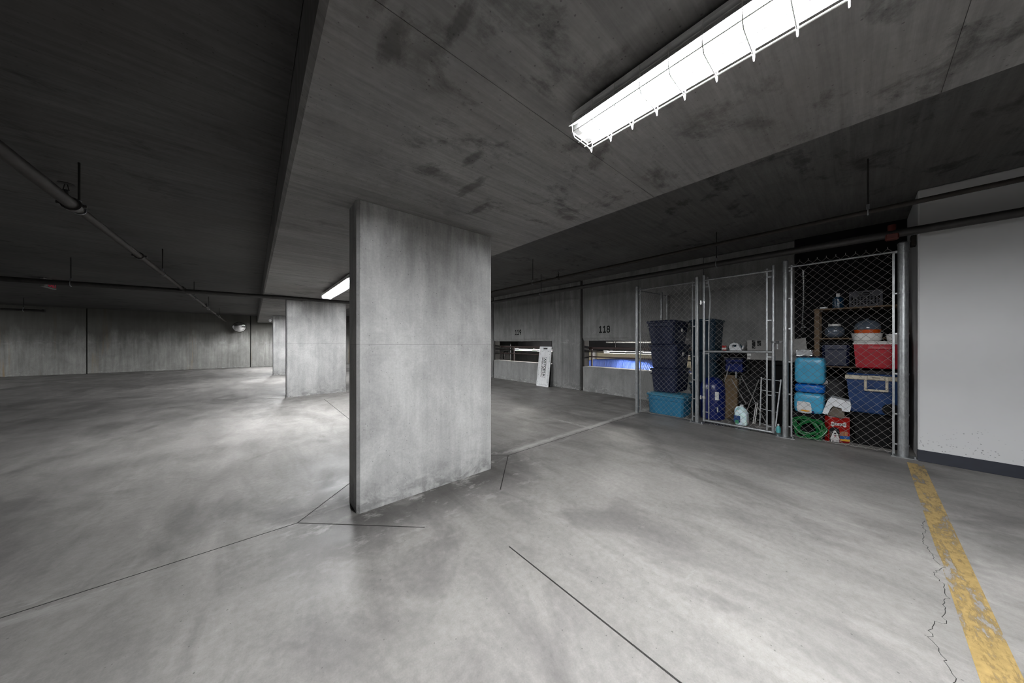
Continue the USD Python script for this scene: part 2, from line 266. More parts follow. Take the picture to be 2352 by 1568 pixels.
for (xa, ya), (xb, yb_) in zip(crack[:-1], crack[1:]):
    L_ = math.hypot(xb - xa, yb_ - ya)
    for q in np.linspace(0, 1, max(2, int(L_ / .018)), endpoint=False): fine.append((xa + (xb - xa) * q + rnd.uniform(-.006, .006), ya + (yb_ - ya) * q + rnd.uniform(-.008, .008)))
crack = fine + [crack[-1]]
cuts = unary_union([cuts, LineString(crack).buffer(.0013, join_style=2)])
area = sbox(-14, -9, 7.3, 22).difference(cuts)
fl = thing("floor", "grey trowelled concrete floor cut into slabs by thin dark joints", "floor", kind="structure")
for p in sorted(area.geoms, key=lambda q: (round(q.centroid.y, 2), q.centroid.x)):
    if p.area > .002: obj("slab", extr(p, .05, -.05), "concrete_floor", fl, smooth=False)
obj("joint_filler", box(-14, 7.3, -9, 22, -.09, -.0012), "joint_dark", fl, smooth=False)

# ceilings
ce = thing("ceiling", "dark cast concrete ceiling in plywood marked panels with a lower band over the piers", "ceiling", kind="structure")
LZ, BZ, RZ, BX0, BX1 = 2.85, 2.48, 3.10, .19, 2.38
def panels(name, x0, x1, xs, ys, z, m, t=.03):
    X = [x0] + [x for x in xs if x0 < x < x1] + [x1]
    for a, b in zip(X[:-1], X[1:]):
        for c, d in zip(ys[:-1], ys[1:]):
            obj(name, box(a + .001, b - .001, c + .001, d - .001, z + rnd.uniform(0, .0015), z + t), m, ce, smooth=False)
ys = [2.77 + 2.57 * k for k in range(-4, 8)]; ys = [-9] + [y for y in ys if -8 < y < 21] + [22]
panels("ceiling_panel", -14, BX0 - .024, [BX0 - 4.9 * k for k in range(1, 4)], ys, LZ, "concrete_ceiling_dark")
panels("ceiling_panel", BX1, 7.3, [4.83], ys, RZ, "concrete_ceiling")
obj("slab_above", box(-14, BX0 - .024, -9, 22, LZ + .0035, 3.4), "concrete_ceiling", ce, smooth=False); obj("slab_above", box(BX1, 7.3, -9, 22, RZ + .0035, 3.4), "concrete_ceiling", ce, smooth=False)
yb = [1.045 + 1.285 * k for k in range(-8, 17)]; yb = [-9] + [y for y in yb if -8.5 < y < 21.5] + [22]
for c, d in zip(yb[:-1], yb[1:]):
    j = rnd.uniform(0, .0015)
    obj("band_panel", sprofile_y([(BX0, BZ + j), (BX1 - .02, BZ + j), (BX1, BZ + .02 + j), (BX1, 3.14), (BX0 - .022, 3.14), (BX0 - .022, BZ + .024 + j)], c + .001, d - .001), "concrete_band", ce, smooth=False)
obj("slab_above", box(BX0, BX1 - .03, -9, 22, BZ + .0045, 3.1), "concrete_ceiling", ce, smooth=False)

# far wall in poured lifts with open joints
wf = thing("wall_far", "streaked grey concrete wall closing the far end, with dark vertical joints", "wall", kind="structure")
fx = [-14, -11, -8.2, -5.5, -.12, 2.6, 4.9, 7.3]
for a, b in zip(fx[:-1], fx[1:]): obj("wall_panel", cbox(a + .016, b - .016, 22, 22.25, 0, 3.4, .012), "concrete_far", wf, smooth=False)
obj("joint_backing", box(-14, 7.3, 22.04, 22.3, 0, 3.4), "joint_dark", wf, smooth=False)
obj("wall_left", box(-14.2, -14, -9, 22, 0, 3.4), "concrete_wall", smooth=False, label="concrete wall along the far left side of the garage", cat="wall", kind="structure")
obj("wall_near", box(-14, 7.3, -9.2, -9, 0, 3.4), "concrete_wall", smooth=False, label="concrete wall at the near end behind the lens", cat="wall", kind="structure")

# right wall: piers, sills and lintels around long low openings
wr = thing("wall_right", "concrete wall with two long low openings, pier between them and stencilled bay numbers", "wall", kind="structure")
def sill(y0, y1): obj("sill_wall", cbox(7.0, 7.3, y0, y1, 0, .69, .008), "concrete_sill", wr, smooth=False)
def lintel(y0, y1):
    obj("lintel_panel", sprofile_y([(7.0, 1.49), (7.05, 1.41), (7.3, 1.41), (7.3, RZ), (7.0, RZ)], y0, y1), "concrete_wall", wr, smooth=False)
def pier(y0, y1, x=6.99): obj("pier", cbox(x, 7.3, y0, y1, 0, RZ, .015), "concrete_pier" if x < 7 else "concrete_wall", wr, smooth=False)
sill(2.1, 5.08); lintel(2.1, 5.08); obj("joint_backing", box(7.08, 7.3, 5.08, 5.16, 0, RZ), "joint_core", wr, smooth=False)
pier(5.16, 6.22); sill(6.22, 9.2); lintel(6.22, 9.2); obj("joint_backing", box(7.08, 7.3, 9.2, 9.26, 0, RZ), "joint_core", wr, smooth=False)
pier(9.26, 10.3); pier(10.3, 22, 7.0); pier(.72, 2.1, 7.0)
obj("dark_wall", box(6.97, 7.3, -.45, .72, 0, RZ), "matte_black", wr, smooth=False, label="flat black stretch of wall behind the shelves")  # this stretch of wall is simply coloured black
def stencil(s, y, z):
    obj("bay_number", frame(text(s, .17, .002, .78, bold=True), (6.999, y, z), (0, -1, 0), (0, 0, 1)), "stencil_black", wr, smooth=False, label=f"stencilled black number {s}")
stencil("118", 4.39, 1.705); stencil("119", 7.79, 1.715)
obj("wall_partition", cbox(5.775, 7.3, -9, -.435, 0, RZ, .012), "white_paint", label="plain white painted wall at the right with specks near the floor", cat="wall", kind="structure")
obj("baseboard_partition", cbox(5.768, 5.80, -9, -.432, 0, .128, .003), "baseboard_vinyl", label="dark blue grey baseboard under the white wall", cat="baseboard", kind="structure")
obj("floor_line", frame(extr(Polygon([(-1.6, .016), (3.6, -.035), (3.6, -.15), (-1.6, -.099)]), .0008), (2.0, -.312, .0003), (1, 0, 0), (0, 1, 0)), "yellow_paint", smooth=False, label="worn yellow painted parking line running to the last fence post", cat="parking line")

# lower half-level seen through the openings
obj("floor_lower", box(7.3, 15.2, -.45, 22, -.8, -.7), "floor_lower_grey", smooth=False, label="lower garage floor beyond the wall openings", cat="floor", kind="structure")
obj("ceiling_lower", box(7.3, 15.2, -.45, 22, 1.66, 1.8), "concrete_ceiling", smooth=False, label="low dark ceiling beyond the wall openings", cat="ceiling", kind="structure")
obj("wall_lower_dark", box(13.5, 13.7, 10.6, 22, -.7, 1.66), "concrete_wall", smooth=False, label="dim concrete wall far behind the opening with the sign board", cat="wall", kind="structure")
obj("beam_lower", cbox(9.5, 10.1, -.45, 10.6, 1.05, 1.66, .01), "matte_black", smooth=False, label="dark downstand beam above the blue covered car", cat="beam", kind="structure")
obj("wall_lower", box(12.6, 12.8, -.45, 10.6, -.7, 1.66), "wall_beige", smooth=False, label="pale beige wall seen through the opening under number 118", cat="wall", kind="structure")
for (a, b, nm) in ((-.6, -.45, "south"), (22, 22.2, "north")): obj("wall_lower_" + nm, box(7.3, 15.2, a, b, -.8, 1.8), "concrete_wall", smooth=False, label=f"{'near' if nm == 'south' else 'far'} end wall of the lower garage level", cat="wall", kind="structure")

# ---------------------------------------------------------------- piers
def column(y, label):
    t = thing("column", label, "column", (1.28, y, 0), kind="thing")
    x0, x1, y0, y1 = .617, 1.94, y - .135, y + .135
    for z0, z1, nm in ((0, 1.332, "lower_lift"), (1.3338, BZ, "upper_lift")):
        c = .022; p = Polygon([(x0 + c, y0), (x1 - c * .7, y0), (x1, y0 + c * .7), (x1, y1 - c), (x1 - c, y1), (x0 + c, y1), (x0, y1 - c), (x0, y0 + c)])
        obj(nm, extr(p, z1 - z0, z0), "concrete_column", t, smooth=False)
    obj("pour_joint", box(x0 + .02, x1 - .02, y0 + .0015, y1 - .0015, 1.325, 1.34), "joint_grey", t, smooth=False)
column(2.715, "broad concrete pier standing alone in the middle, nearest of the three")
column(9.37, "concrete pier partly hidden behind the nearest one, lamp beside its top")
column(16.05, "small distant concrete pier at the end of the row near the far wall")

# ---------------------------------------------------------------- caged fluorescent lamps
def lamp(name, label, loc, tube_mat, group=None, L=2.44, drop=0.0):
    t = thing(name, label, "fluorescent lamp", loc, group); x, y, z = loc; h = L / 2         # loc: middle of the housing's top, at the ceiling
    obj("housing", hull([(x + sx, y + sy * h, z + q) for sy in (-1, 1) for sx, q in ((-.075, -.022), (.075, -.022), (-.075, -.036), (.075, -.036), (-.03, -.058), (.03, -.058))]), "lamp_white", t, smooth=False)
    if name == "caged_lamp":
      for s in (-1, 1): obj("reflector", hull([(x + s * a, y + e * h, z + q + d) for e in (-1, 1) for a, q in ((.028, -.056), (.098, -.096)) for d in (0, .002)]), "lamp_white", t, smooth=False)  # wings added to keep tube light off ceiling and upper walls
      for e in (-1, 1): obj("shade_plate", box(x - .06, x + .06, y + e * h - .0015, y + e * h + .0015, z - .114, z - .03), "lamp_white", t, smooth=False)  # plates added below tube level to shade the pier tops
    for s in (-.8, 0, .8): obj("mount", box(x - .03, x + .03, y + s * h - .04, y + s * h + .04, z - .0225, z), "lamp_white", t, smooth=False)
    for s in (-1, 1):
        obj("tube", rod((x + s * .038, y - h + .035, z - .083), (x + s * .038, y + h - .035, z - .083), .018, 14), tube_mat, t)
        for e in (-1, 1): obj("socket", cbox(x + s * .038 - .02, x + s * .038 + .02, y + e * (h - .017) - .017, y + e * (h - .017) + .017, z - .108, z - .045, .004), "lamp_white", t, smooth=False)
    if name == "caged_lamp":
        n = 23; r = .0026
        for k in range(n):
            yy = y - h + .01 + (L - .02) * k / (n - 1)
            obj("guard_wire", tube([(x - .082, yy, z - .03), (x - .082, yy, z - .118), (x - .066, yy, z - .138), (x + .06, yy, z - .138), (x + .075, yy, z - .152), (x + .082, yy, z - .118), (x + .082, yy, z - .03)], r, 5), "guard_wire_white", t)
        for sx, zz in ((-.079, -.062), (-.079, -.118), (-.02, -.1375), (.03, -.1375), (.068, -.132), (.076, -.128), (.079, -.062)):
            obj("guard_rail", rod((x + sx, y - h, z + zz), (x + sx, y + h, z + zz), r, 5), "guard_wire_white", t)
    return t
l0 = lamp("caged_lamp", "long caged fluorescent lamp blazing on the near ceiling band", (1.24, -.31, BZ), "tube_light")
dup(l0, (1.24, 6.62, BZ), "caged fluorescent lamp on the ceiling band peeking out behind the nearest pier", "fluorescent lamp")
dup(l0, (1.24, 13.4, BZ), "caged fluorescent lamp farther along the ceiling band, hidden by the second pier", "fluorescent lamp")
dup(l0, (1.24, 19.6, BZ), "caged fluorescent lamp at the far end of the ceiling band", "fluorescent lamp")
dup(l0, (-10.6, 17.5, LZ), "caged fluorescent lamp on the dark ceiling beyond the left edge", "fluorescent lamp")
for (y, lb) in ((4.05, "slim lit fluorescent lamp above the blue covered car in the nearer wall opening"), (8.4, "slim lit fluorescent lamp in the farther wall opening beside the white sign board")):
    lo = lamp("strip_lamp", lb, (8.4, y, 1.13), "tube_lower")
    for s in (-.9, .9): obj("hanger_rod", rod((8.4, y + s, 1.12), (8.4, y + s, 1.66), .006, 6), "pipe_black", lo)

# ---------------------------------------------------------------- sprinkler pipes
def hanger(t, p, top, axis, R):
    x, y, z = p
    obj("hanger_rod", rod((x, y, z + R + .03), (x, y, top), .007, 6), "pipe_black", t)
    obj("hanger_ring", [ring((x, y, z), R + .006, .005, axis, 18, 5), cbox(x - .012, x + .012, y - .012, y + .012, z + R, z + R + .05, .003)], "galvanized", t)
def coupling(t, p, axis, R, w=.05, m="pipe_black"):
    x, y, z = p; d = np.array({"x": (1, 0, 0), "y": (0, 1, 0)}[axis]) * w / 2; u = np.array({"x": (0, 1, 0), "y": (1, 0, 0)}[axis]); c = np.array(p)
    obj("coupling", [rod(c - d, c + d, R + .014, 14), cbox(*sum(([a - .012, a + .012] for a in c + u * (R + .022)), []), .004), cbox(*sum(([a - .012, a + .012] for a in c - u * (R + .022)), []), .004)], m, t)
def sprinkler(t, p, R):
    x, y, z = p
    obj("sprinkler_head", [rod((x, y, z + R - .01), (x, y, z + R + .045), .011, 8), rod((x - .014, y, z + R + .04), (x - .006, y, z + R + .085), .003, 5), rod((x + .014, y, z + R + .04), (x + .006, y, z + R + .085), .003, 5), lathe([(0, .085), (.04, .088), (.04, .092), (0, .094)], (x, y, z + R), 16)], "pipe_black", t)
def pipe(label, a, b, R, m, loc=None): 
    t = thing("sprinkler_pipe", label, "pipe", tuple(loc or a)); obj("pipe", rod(a, b, R, 16), m, t); return t
ZA = 2.457
t = pipe("long brown grey sprinkler pipe running lengthwise under the dark left ceiling", (-1.1, -6, ZA), (-1.1, 4.2, ZA), .04, "pipe_grey")
obj("pipe", rod((-1.1, 4.2, ZA), (-1.1, 21.9, ZA), .03, 16), "pipe_grey", t)
for y in (-3, 0.9, 4.25, 7.28, 10.66, 13.8, 17.9): hanger(t, (-1.1, y, ZA), LZ, "y", .03 if y > 4.2 else .04)
for y in (4.12, 6.0, 9.0, 12.9, 16.2): coupling(t, (-1.1, y, ZA), "y", .03 if y > 4.2 else .04)
for y in (4.02, 13.2): sprinkler(t, (-1.1, y, ZA), .035)
t = pipe("black sprinkler main crossing from the left side in front of the second pier", (-11, 9.06, 2.275), (5.5, 9.06, 2.50), .045, "pipe_black")
zx = lambda x: 2.275 + (x + 11) / 16.5 * .225
for x in (-9, -5.7, -2.43, 3.2): hanger(t, (x, 9.06, zx(x)), LZ if x < 0 else RZ, "x", .045)
coupling(t, (-1.1, 9.06, zx(-1.1)), "x", .045, .09); obj("coupling", rod((-1.1, 9.06, zx(-1.1)), (-1.1, 9.06, ZA), .025, 10), "pipe_black", t); coupling(t, (.9, 9.06, zx(.9)), "x", .045)
t = pipe("short black pipe end hanging far off by the left picture edge", (-13.9, 18.2, 2.44), (-5.4, 18.2, 2.44), .04, "pipe_black")
for x in (-11, -5.8): hanger(t, (x, 18.2, 2.44), LZ, "x", .04)
coupling(t, (-5.42, 18.2, 2.44), "x", .04)
t = pipe("thin upper sprinkler pipe under the right ceiling, above the thick one", (4.43, -6, 2.595), (4.43, 21.9, 2.595), .022, "pipe_grey")
for y in (-3.4, -.05, 4.47, 8.2, 12): hanger(t, (4.43, y, 2.595), RZ, "y", .022)
coupling(t, (4.43, 3.79, 2.595), "y", .022); sprinkler(t, (4.43, 3.77, 2.60), .022)
t = pipe("thick black sprinkler pipe running above the fence and across the white wall", (5.55, -6, 2.595), (5.55, 21.9, 2.595), .045, "pipe_black")
for y in (-2.6, 1.48, 5.3, 9.9): hanger(t, (5.55, y, 2.595), RZ, "y", .045)
coupling(t, (5.55, 8.15, 2.595), "y", .045)
obj("sprinkler_cap", [rod((5.55, -.24, 2.56), (5.55, -.24, 2.70), .032, 12), cbox(5.50, 5.60, -.29, -.19, 2.53, 2.60, .012)], "sprinkler_red", t, label="dull red fitting on the black pipe")
coupling(t, (5.55, 9.06, 2.55), "y", .05, .12)

# ---------------------------------------------------------------- far end: mirror, exit sign, camera
t = thing("convex_mirror", "round convex traffic mirror high on the far concrete wall", "mirror", (-.57, 21.6, 2.18))
cap = lathe([(0, .075), (.10, .07), (.19, .048), (.26, .008), (.265, 0), (0, 0)], n=40)
obj("mirror_dome", frame(cap, (-.57, 21.62, 2.18), (1, 0, .0), (0, -.28, .96)), "mirror", t); obj("rim", frame(ring((0, 0, 0), .268, .012, "z", 40, 6), (-.57, 21.62, 2.18), (1, 0, 0), (0, -.28, .96)), "rubber_black", t)
obj("bracket", [rod((-.57, 21.63, 2.18), (-.57, 22.01, 2.30), .018, 8), box(-.63, -.51, 21.98, 22.02, 2.24, 2.36)], "galvanized", t)
t = thing("exit_sign", "dim red EXIT sign hung under the ceiling, half covered by the black pipe", "exit sign", (-3.65, 12.45, LZ))
obj("housing", cbox(-3.68, -3.62, 12.17, 12.75, 2.635, 2.845, .008), "exit_body", t, smooth=False); obj("canopy", cbox(-3.70, -3.60, 12.35, 12.55, 2.84, LZ, .002), "exit_body", t, smooth=False)
obj("face", box(-3.62, -3.617, 12.34, 12.74, 2.65, 2.83), "exit_face", t, smooth=False)
obj("lettering", frame(text("EXIT", .14, .003, .85, bold=True), (-3.617, 12.54, 2.74), (0, 1, 0), (0, 0, 1)), "exit_red", t, smooth=False, label="red letters EXIT")
t = thing("conduit_sensor", "small pale sensor on a bent conduit at the top corner of the distant pier", "sensor", (.55, 15.85, 2.3))
obj("conduit", tube([(1.4, 15.88, 2.46), (.66, 15.88, 2.46), (.58, 15.88, 2.42), (.53, 15.88, 2.33)], .012, 8), "galvanized", t); obj("lens", superq((.52, 15.88, 2.27), (.05, .05, .06), 1.0, 10), "camera_white", t)

W, H = .087, .095
def chain(P, u0, u1, z0, z1, r=.0023):
    n = max(1, round((u1 - u0) / (W / 2))); w = (u1 - u0) / n; ms = []; zs = np.arange(z0, z1 + .001, H / 2)
    for k in range(n):
        uc = u0 + (k + .5) * w; pts = []
        for i, z in enumerate(zs):
            s = 1 if (i + k) % 2 else -1; pts.append(P(uc + s * (w / 2 + .001), z, .0025 * s * (1 if k % 2 else -1)))
        ms.append(tube(pts, r, 4))
        tip = pts[-1]; ms.append(tube([tip, tip + np.array([0, 0, .022])], r, 4))
    return trimesh.util.concatenate(ms)
# ---------------------------------------------------------------- rails and things of the lower level
def railing(y0, y1, posts, label):
    t = thing("railing", label, "railing", (7.36, (y0 + y1) / 2, .69))
    for z, r in ((1.20, .028), (.95, .016)): obj("rail", cbox(7.36 - r * .6, 7.36 + r * .6, y0, y1, z - r, z + r, .004), "iron_red", t, smooth=False)
    for y in posts: obj("post", cbox(7.34, 7.38, y - .02, y + .02, -.7, 1.22, .004), "iron_red", t, smooth=False)
    return t
railing(2.15, 5.13, (5.02, 2.3), "rust red steel railing across the nearer opening, a blue covered car behind it")
t = railing(6.25, 9.2, (6.4, 8.42), "rust red steel railing across the opening behind the white sign board")
obj("rail_end", tube([(7.42, 9.1, .72), (7.42, 9.1, .96), (7.42, 9.06, 1.0), (7.42, 8.86, 1.0), (7.42, 8.80, 1.03)], .03, 10), "rubber_black", t, label="black bent pipe end")
LP = lambda u, z, d=0.0: np.array([9.6 + d, 12.9 - u, z])
t = thing("storage_fence", "small patch of bright chain link fence far behind the opening with the white sign board", "fence", (9.6, 12.1, -.7))
obj("chain_link", chain(LP, .05, 1.6, -.65, 1.22, .004), "camera_white", t, kind="stuff")
for y in (12.9, 11.25): obj("post", rod((9.6, y, -.7), (9.6, y, 1.3), .03, 12), "galvanized", t)
for z in (1.22, .95): obj("rail", rod((9.6, 11.25, z), (9.6, 12.9, z), .018, 10), "galvanized", t)
# car under a blue tarp
def tarp():
    nx, ny = 40, 120; U, V = np.meshgrid(np.linspace(0, 1, nx), np.linspace(0, 1, ny), indexing="ij"); X = 8.95 + 1.85 * U; Y = 2.0 + 5.8 * V
    s = np.interp(V, [0, .03, .12, .25, .40, .55, .68, .8, .95, .985, 1], [0, .48, .66, .75, .97, 1.0, .98, .95, .80, .5, 0])
    e = np.minimum(1, np.minimum(U, 1 - U) * 9) ** .45
    X = X + .45 * np.maximum(0, Y - 5.2) * (1 - U); fold = .05 * (meshkit.fbm(np.stack([X * 1.2, Y * 6, X * 0], -1), 4, 3) - .5)
    Z = -.68 + 1.47 * s * e; X = X + fold * (1 - np.minimum(1, np.minimum(U, 1 - U) * 6)) * 3 - .05 * (U < .5) * (1 - e) + .05 * (U >= .5) * (1 - e)
    v = np.stack([X, Y, Z + fold * .5], -1).reshape(-1, 3); f = []
    for i in range(nx - 1):
        for j in range(ny - 1):
            a = i * ny + j; f += [(a, a + ny, a + ny + 1), (a, a + ny + 1, a + 1)]
    return trimesh.Trimesh(v, f, process=False)
t = thing("covered_car", "car under a crinkled blue tarp on the lower level, seen through the opening", "car", (9.87, 4.9, -.7))
obj("cover", tarp(), "tarp_blue", t)
obj("hem_strap", tube([(8.9, 3.0, -.2), (8.9, 4.5, -.22), (8.9, 6.0, -.2)], .012, 6), "rubber_black", t)
t = thing("grey_duct", "dull grey unlit tube near the low ceiling under number 118", "duct", (9.2, 4.6, 1.66))
obj("duct", rod((9.2, 3.8, 1.37), (9.2, 5.7, 1.37), .028, 12), "exit_body", t)
for y in (4, 5.4): obj("strap", rod((9.2, y, 1.37), (9.2, y, 1.66), .008, 6), "pipe_black", t)
t = thing("lower_pipe", "black pipe crossing behind the railing on the lower level", "pipe", (7.9, 5, 1.08))
obj("pipe", rod((7.9, .5, 1.075), (7.9, 16, 1.075), .018, 10), "pipe_black", t)
for y in (2.4, 4.6, 7, 10): obj("hanger_rod", rod((7.9, y, 1.08), (7.9, y, 1.66), .005, 5), "pipe_black", t)
t = thing("white_post", "bright white post standing against the beige lower wall", "post", (12.5, 8.42, -.7)); obj("post_body", cbox(12.4, 12.59, 8.31, 8.54, -.7, 1.66, .02), "sheet_white", t, smooth=False)

# ---------------------------------------------------------------- chain link fence and gate
F0, FD = np.array([5.63, 2.82]), np.array([.21, -3.19]); FL = float(np.linalg.norm(FD)); fd = FD / FL; fn = np.array([-fd[1] * -1, fd[0] * -1]) ; fn = np.array([fd[1], -fd[0]])
def FP(u, z, d=0.0): q = F0 + fd * u + fn * d; return np.array([q[0], q[1], z])     # u metres along the fence, d metres towards the garage
def post(t, u, z1, r, d=0.0, plate=True):
    b = FP(u, 0, d); obj("post", rod(b, b + [0, 0, z1 - .02], r, 18), "galvanized", t)
    obj("post_cap", lathe([(0, .03), (r * .7, .022), (r + .003, .006), (r + .003, -.02), (0, -.02)], b + [0, 0, z1 - .025], 18), "galvanized", t)
    if plate:
        p = obj("base_plate", frame(extr(sbox(-.10, -.075, .10, .075), .008), b, (*fd, 0), (*-fn, 0)), "galvanized", t, smooth=False)
        obj("anchor_bolt", [rod(FP(u + a, 0, d + .05), FP(u + a, .032, d + .05), .008, 8) for a in (-.08, .08)], "galvanized", p)
def barmesh(u, z0, z1, d=.004, bend=None):
    zs = np.linspace(z0, z1, 14); us = u + (bend(zs) if bend is not None else 0 * zs)
    v = []; 
    for uu, z in zip(us, zs): v += [FP(uu - .009, z, d - .003), FP(uu + .009, z, d - .003), FP(uu + .009, z, d + .003), FP(uu - .009, z, d + .003)]
    f = []
    for i in range(len(zs) - 1):
        for j in range(4): a, b = i * 4 + j, i * 4 + (j + 1) % 4; f += [(a, b, b + 4), (a, b + 4, a + 4)]
    n = 4 * (len(zs) - 1); f += [(0, 2, 1), (0, 3, 2), (n, n + 1, n + 2), (n, n + 2, n + 3)]
    return trimesh.Trimesh(np.array(v), f, process=False)
def bands(t, up, ub, zs, r, name="tension_band"):
    for z in zs:
        a, b = sorted((up, ub)); c = FP(up, z, 0)
        obj(name, [lathe([(r + .0005, -.011), (r + .004, -.011), (r + .004, .011), (r + .0005, .011)], c, 16), trimesh.convex.convex_hull(np.array([FP(x, z + q, d) for x in (a, b) for q in (-.009, .009) for d in (.006, .011)])),
                   rod(FP(ub, z, .002), FP(ub, z, .02), .006, 6)], "galvanized", t)
ft = thing("chain_link_fence", "galvanized chain link fence closing off the crowded storage bay", "fence", FP(1.6, 0))
u_p0, u_p1, u_p2, u_p3 = 0.0, 1.02, 2.129, 3.162
post(ft, u_p0, 2.447, .031, plate=False); post(ft, u_p1, 2.479, .031); post(ft, u_p2, 2.535, .032); post(ft, u_p3, 2.549, .042)
obj("chain_link", chain(FP, .06, .955, .03, 2.40), "steel_wire", ft, kind="stuff"); obj("chain_link", chain(FP, 2.19, 3.09, .02, 2.50), "steel_wire", ft, kind="stuff")
obj("top_rail", tube([FP(.03, 2.367), FP(.99, 2.383)], .012, 10), "galvanized", ft); obj("top_rail", tube([FP(2.16, 2.424), FP(3.12, 2.442)], .012, 10), "galvanized", ft)
bot = lambda u0, u1: obj("bottom_wire", tube([FP(u, .035 + .006 * math.sin(u * 40)) for u in np.linspace(u0, u1, 20)], .0028, 5), "steel_wire", ft)
bot(.06, .96); bot(2.2, 3.1)
for u, up, zz in ((.066, 0.0, (2.28, 1.93, 1.52, 1.02, .55, .12)), (.953, u_p1, (2.33, 2.08, 1.63, 1.12, .72, .40, .10)), (2.192, u_p2, (2.37, 1.98, 1.55, 1.08, .62, .16)), (3.09, u_p3, (2.43, 1.94, 1.46, .98, .5, .14))):
    obj("tension_bar", barmesh(u, .02, 2.41 if u < 1 else 2.45), "galvanized", ft, smooth=False); bands(ft, up, u, zz, .031 if up < 3 else .042)
# side return to the wall
SP = lambda u, z, d=0.0: np.array([5.63 + u, 2.82 - d, z])
obj("chain_link", chain(SP, .05, 1.33, .03, 2.38), "steel_wire", ft, kind="stuff"); obj("top_rail", rod(SP(.02, 2.37), SP(1.33, 2.40), .012, 10), "galvanized", ft)
obj("post", rod((6.67, 2.80, 0), (6.67, 2.80, 2.43), .028, 16), "galvanized", ft); obj("post_cap", lathe([(0, .03), (.02, .022), (.031, .006), (.031, -.02), (0, -.02)], (6.67, 2.80, 2.425), 16), "galvanized", ft)
obj("post", rod((6.96, 2.80, 0), (6.96, 2.80, 2.40), .022, 12), "galvanized", ft)
# gate
gt = thing("chain_link_gate", "galvanized chain link gate with a middle rail between two fence posts", "gate", FP(1.56, .05))
gl, gr = 1.122, 1.998
for u, z0, z1 in ((gl, .045, 2.47), (gr, .03, 2.475)): 
    obj("stile", tube([FP(u, z0), FP(u, z1)], .021, 14), "galvanized", gt); obj("stile_cap", superq(FP(u, z1), (.023, .023, .018), 1.0, 8), "galvanized", gt)
for za, zb in ((2.392, 2.408), (1.204, 1.216), (.055, .04)): obj("rail", tube([FP(gl, za), FP(gr, zb)], .016 if za > 2 else .019, 12), "galvanized", gt)
obj("chain_link", chain(FP, 1.20, 1.915, .0, 2.42), "steel_wire", gt, kind="stuff")
wob = lambda z: .022 * np.exp(-((z - 2.05) / .28) ** 2) - .018 * np.clip((z - 2.15) / .3, 0, 1)
obj("tension_bar", barmesh(1.19, .07, 2.44, bend=wob), "galvanized", gt, smooth=False); obj("tension_bar", barmesh(1.926, .03, 2.45), "galvanized", gt, smooth=False)
bands(gt, gl, 1.19, (2.34, 2.28, 1.72, 1.17, .60, .20), .021); bands(gt, gr, 1.926, (2.32, 1.68, 1.14, .58, .12), .021)
for z in (2.03, .44): obj("hinge", [lathe([(.022, -.02), (.028, -.02), (.028, .02), (.022, .02)], FP(gl, z), 14), rod(FP(gl - .02, z, .01), FP(u_p1 + .03, z - .015, .01), .011, 8), rod(FP(gl - .045, z - .035, .012), FP(gl - .045, z + .03, .012), .012, 8)], "chrome", gt)
la = obj("latch", [trimesh.convex.convex_hull(np.array([FP(u, 1.36 + q, d) for u in (1.99, u_p2 - .03) for q in (-.012, .012) for d in (.012, .02)])), ring(FP(1.985, 1.36, .018), .014, .006, "x", 14, 5), cbox(*sum(([a - .02, a + .02] for a in FP(2.045, 1.355, .025)), []), .005)], "chrome", gt)
obj("drop_pin", rod(FP(2.045, 1.26, .028), FP(2.045, 1.35, .028), .008, 8), "galvanized", la)

# ---------------------------------------------------------------- stored things
def tote(label, x0, x1, y0, y1, z0, h, mb, ml, taper=.03, name="storage_tote", sticker=None):
    t = thing(name, label, "storage tote", ((x0 + x1) / 2, (y0 + y1) / 2, z0)); zl = z0 + h - .055; k = .006
    pts = []
    for (z, d) in ((z0, taper + .012), (z0 + .012, taper), (zl - .06, .008), (zl, .006)):
        for x in (x0 + d, x1 - d):
            for y in (y0 + d, y1 - d):
                sx, sy = (1 if x < (x0 + x1) / 2 else -1), (1 if y < (y0 + y1) / 2 else -1); pts += [(x + sx * .03, y, z), (x, y + sy * .03, z)]
    obj("body", hull(pts), mb, t, smooth=20)
    obj("rim", cbox(x0 - .004, x1 + .004, y0 - .004, y1 + .004, zl - .075, zl - .06, .006), mb, t, smooth=20)
    lid = obj("lid", [cbox(x0 - .012, x1 + .012, y0 - .012, y1 + .012, zl, z0 + h - .012, .012), cbox(x0 + .04, x1 - .04, y0 + .04, y1 - .04, z0 + h - .02, z0 + h, .008)], ml, t, smooth=20)
    for y, s in ((y0 - .012, -1), (y1 + .012, 1)): obj("handle", cbox((x0 + x1) / 2 - .08, (x0 + x1) / 2 + .08, y - .012, y + .012, zl - .05, zl + .01, .006), ml, t, smooth=20)
    if sticker: obj("sticker", sticker, "label_white", t, smooth=False, label="small white sticker")
    return t
tote("bright blue storage tote with pale lid on the floor behind the first fence panel", 5.80, 6.24, 2.05, 2.70, 0, .40, "tote_blue", "tote_lid_blue", .022)
for k, (lb, y0, y1) in enumerate((("navy storage tote directly on the bright blue tote, lowest of three", 2.22, 2.71), ("navy storage tote in the middle of the stack of three", 2.22, 2.73), ("navy storage tote on top of the stack of three", 2.24, 2.765))):
    tote(lb, 5.93 if k == 2 else 5.96, 6.62, y0, y1, .40 + .462 * k, .462, "tote_navy", "tote_navy", .035 if k < 2 else .05,
         sticker=box(6.25, 6.31, y0 - .002, y0 + .01, .40 + .462 * k + .24, .40 + .462 * k + .30) if k else None)
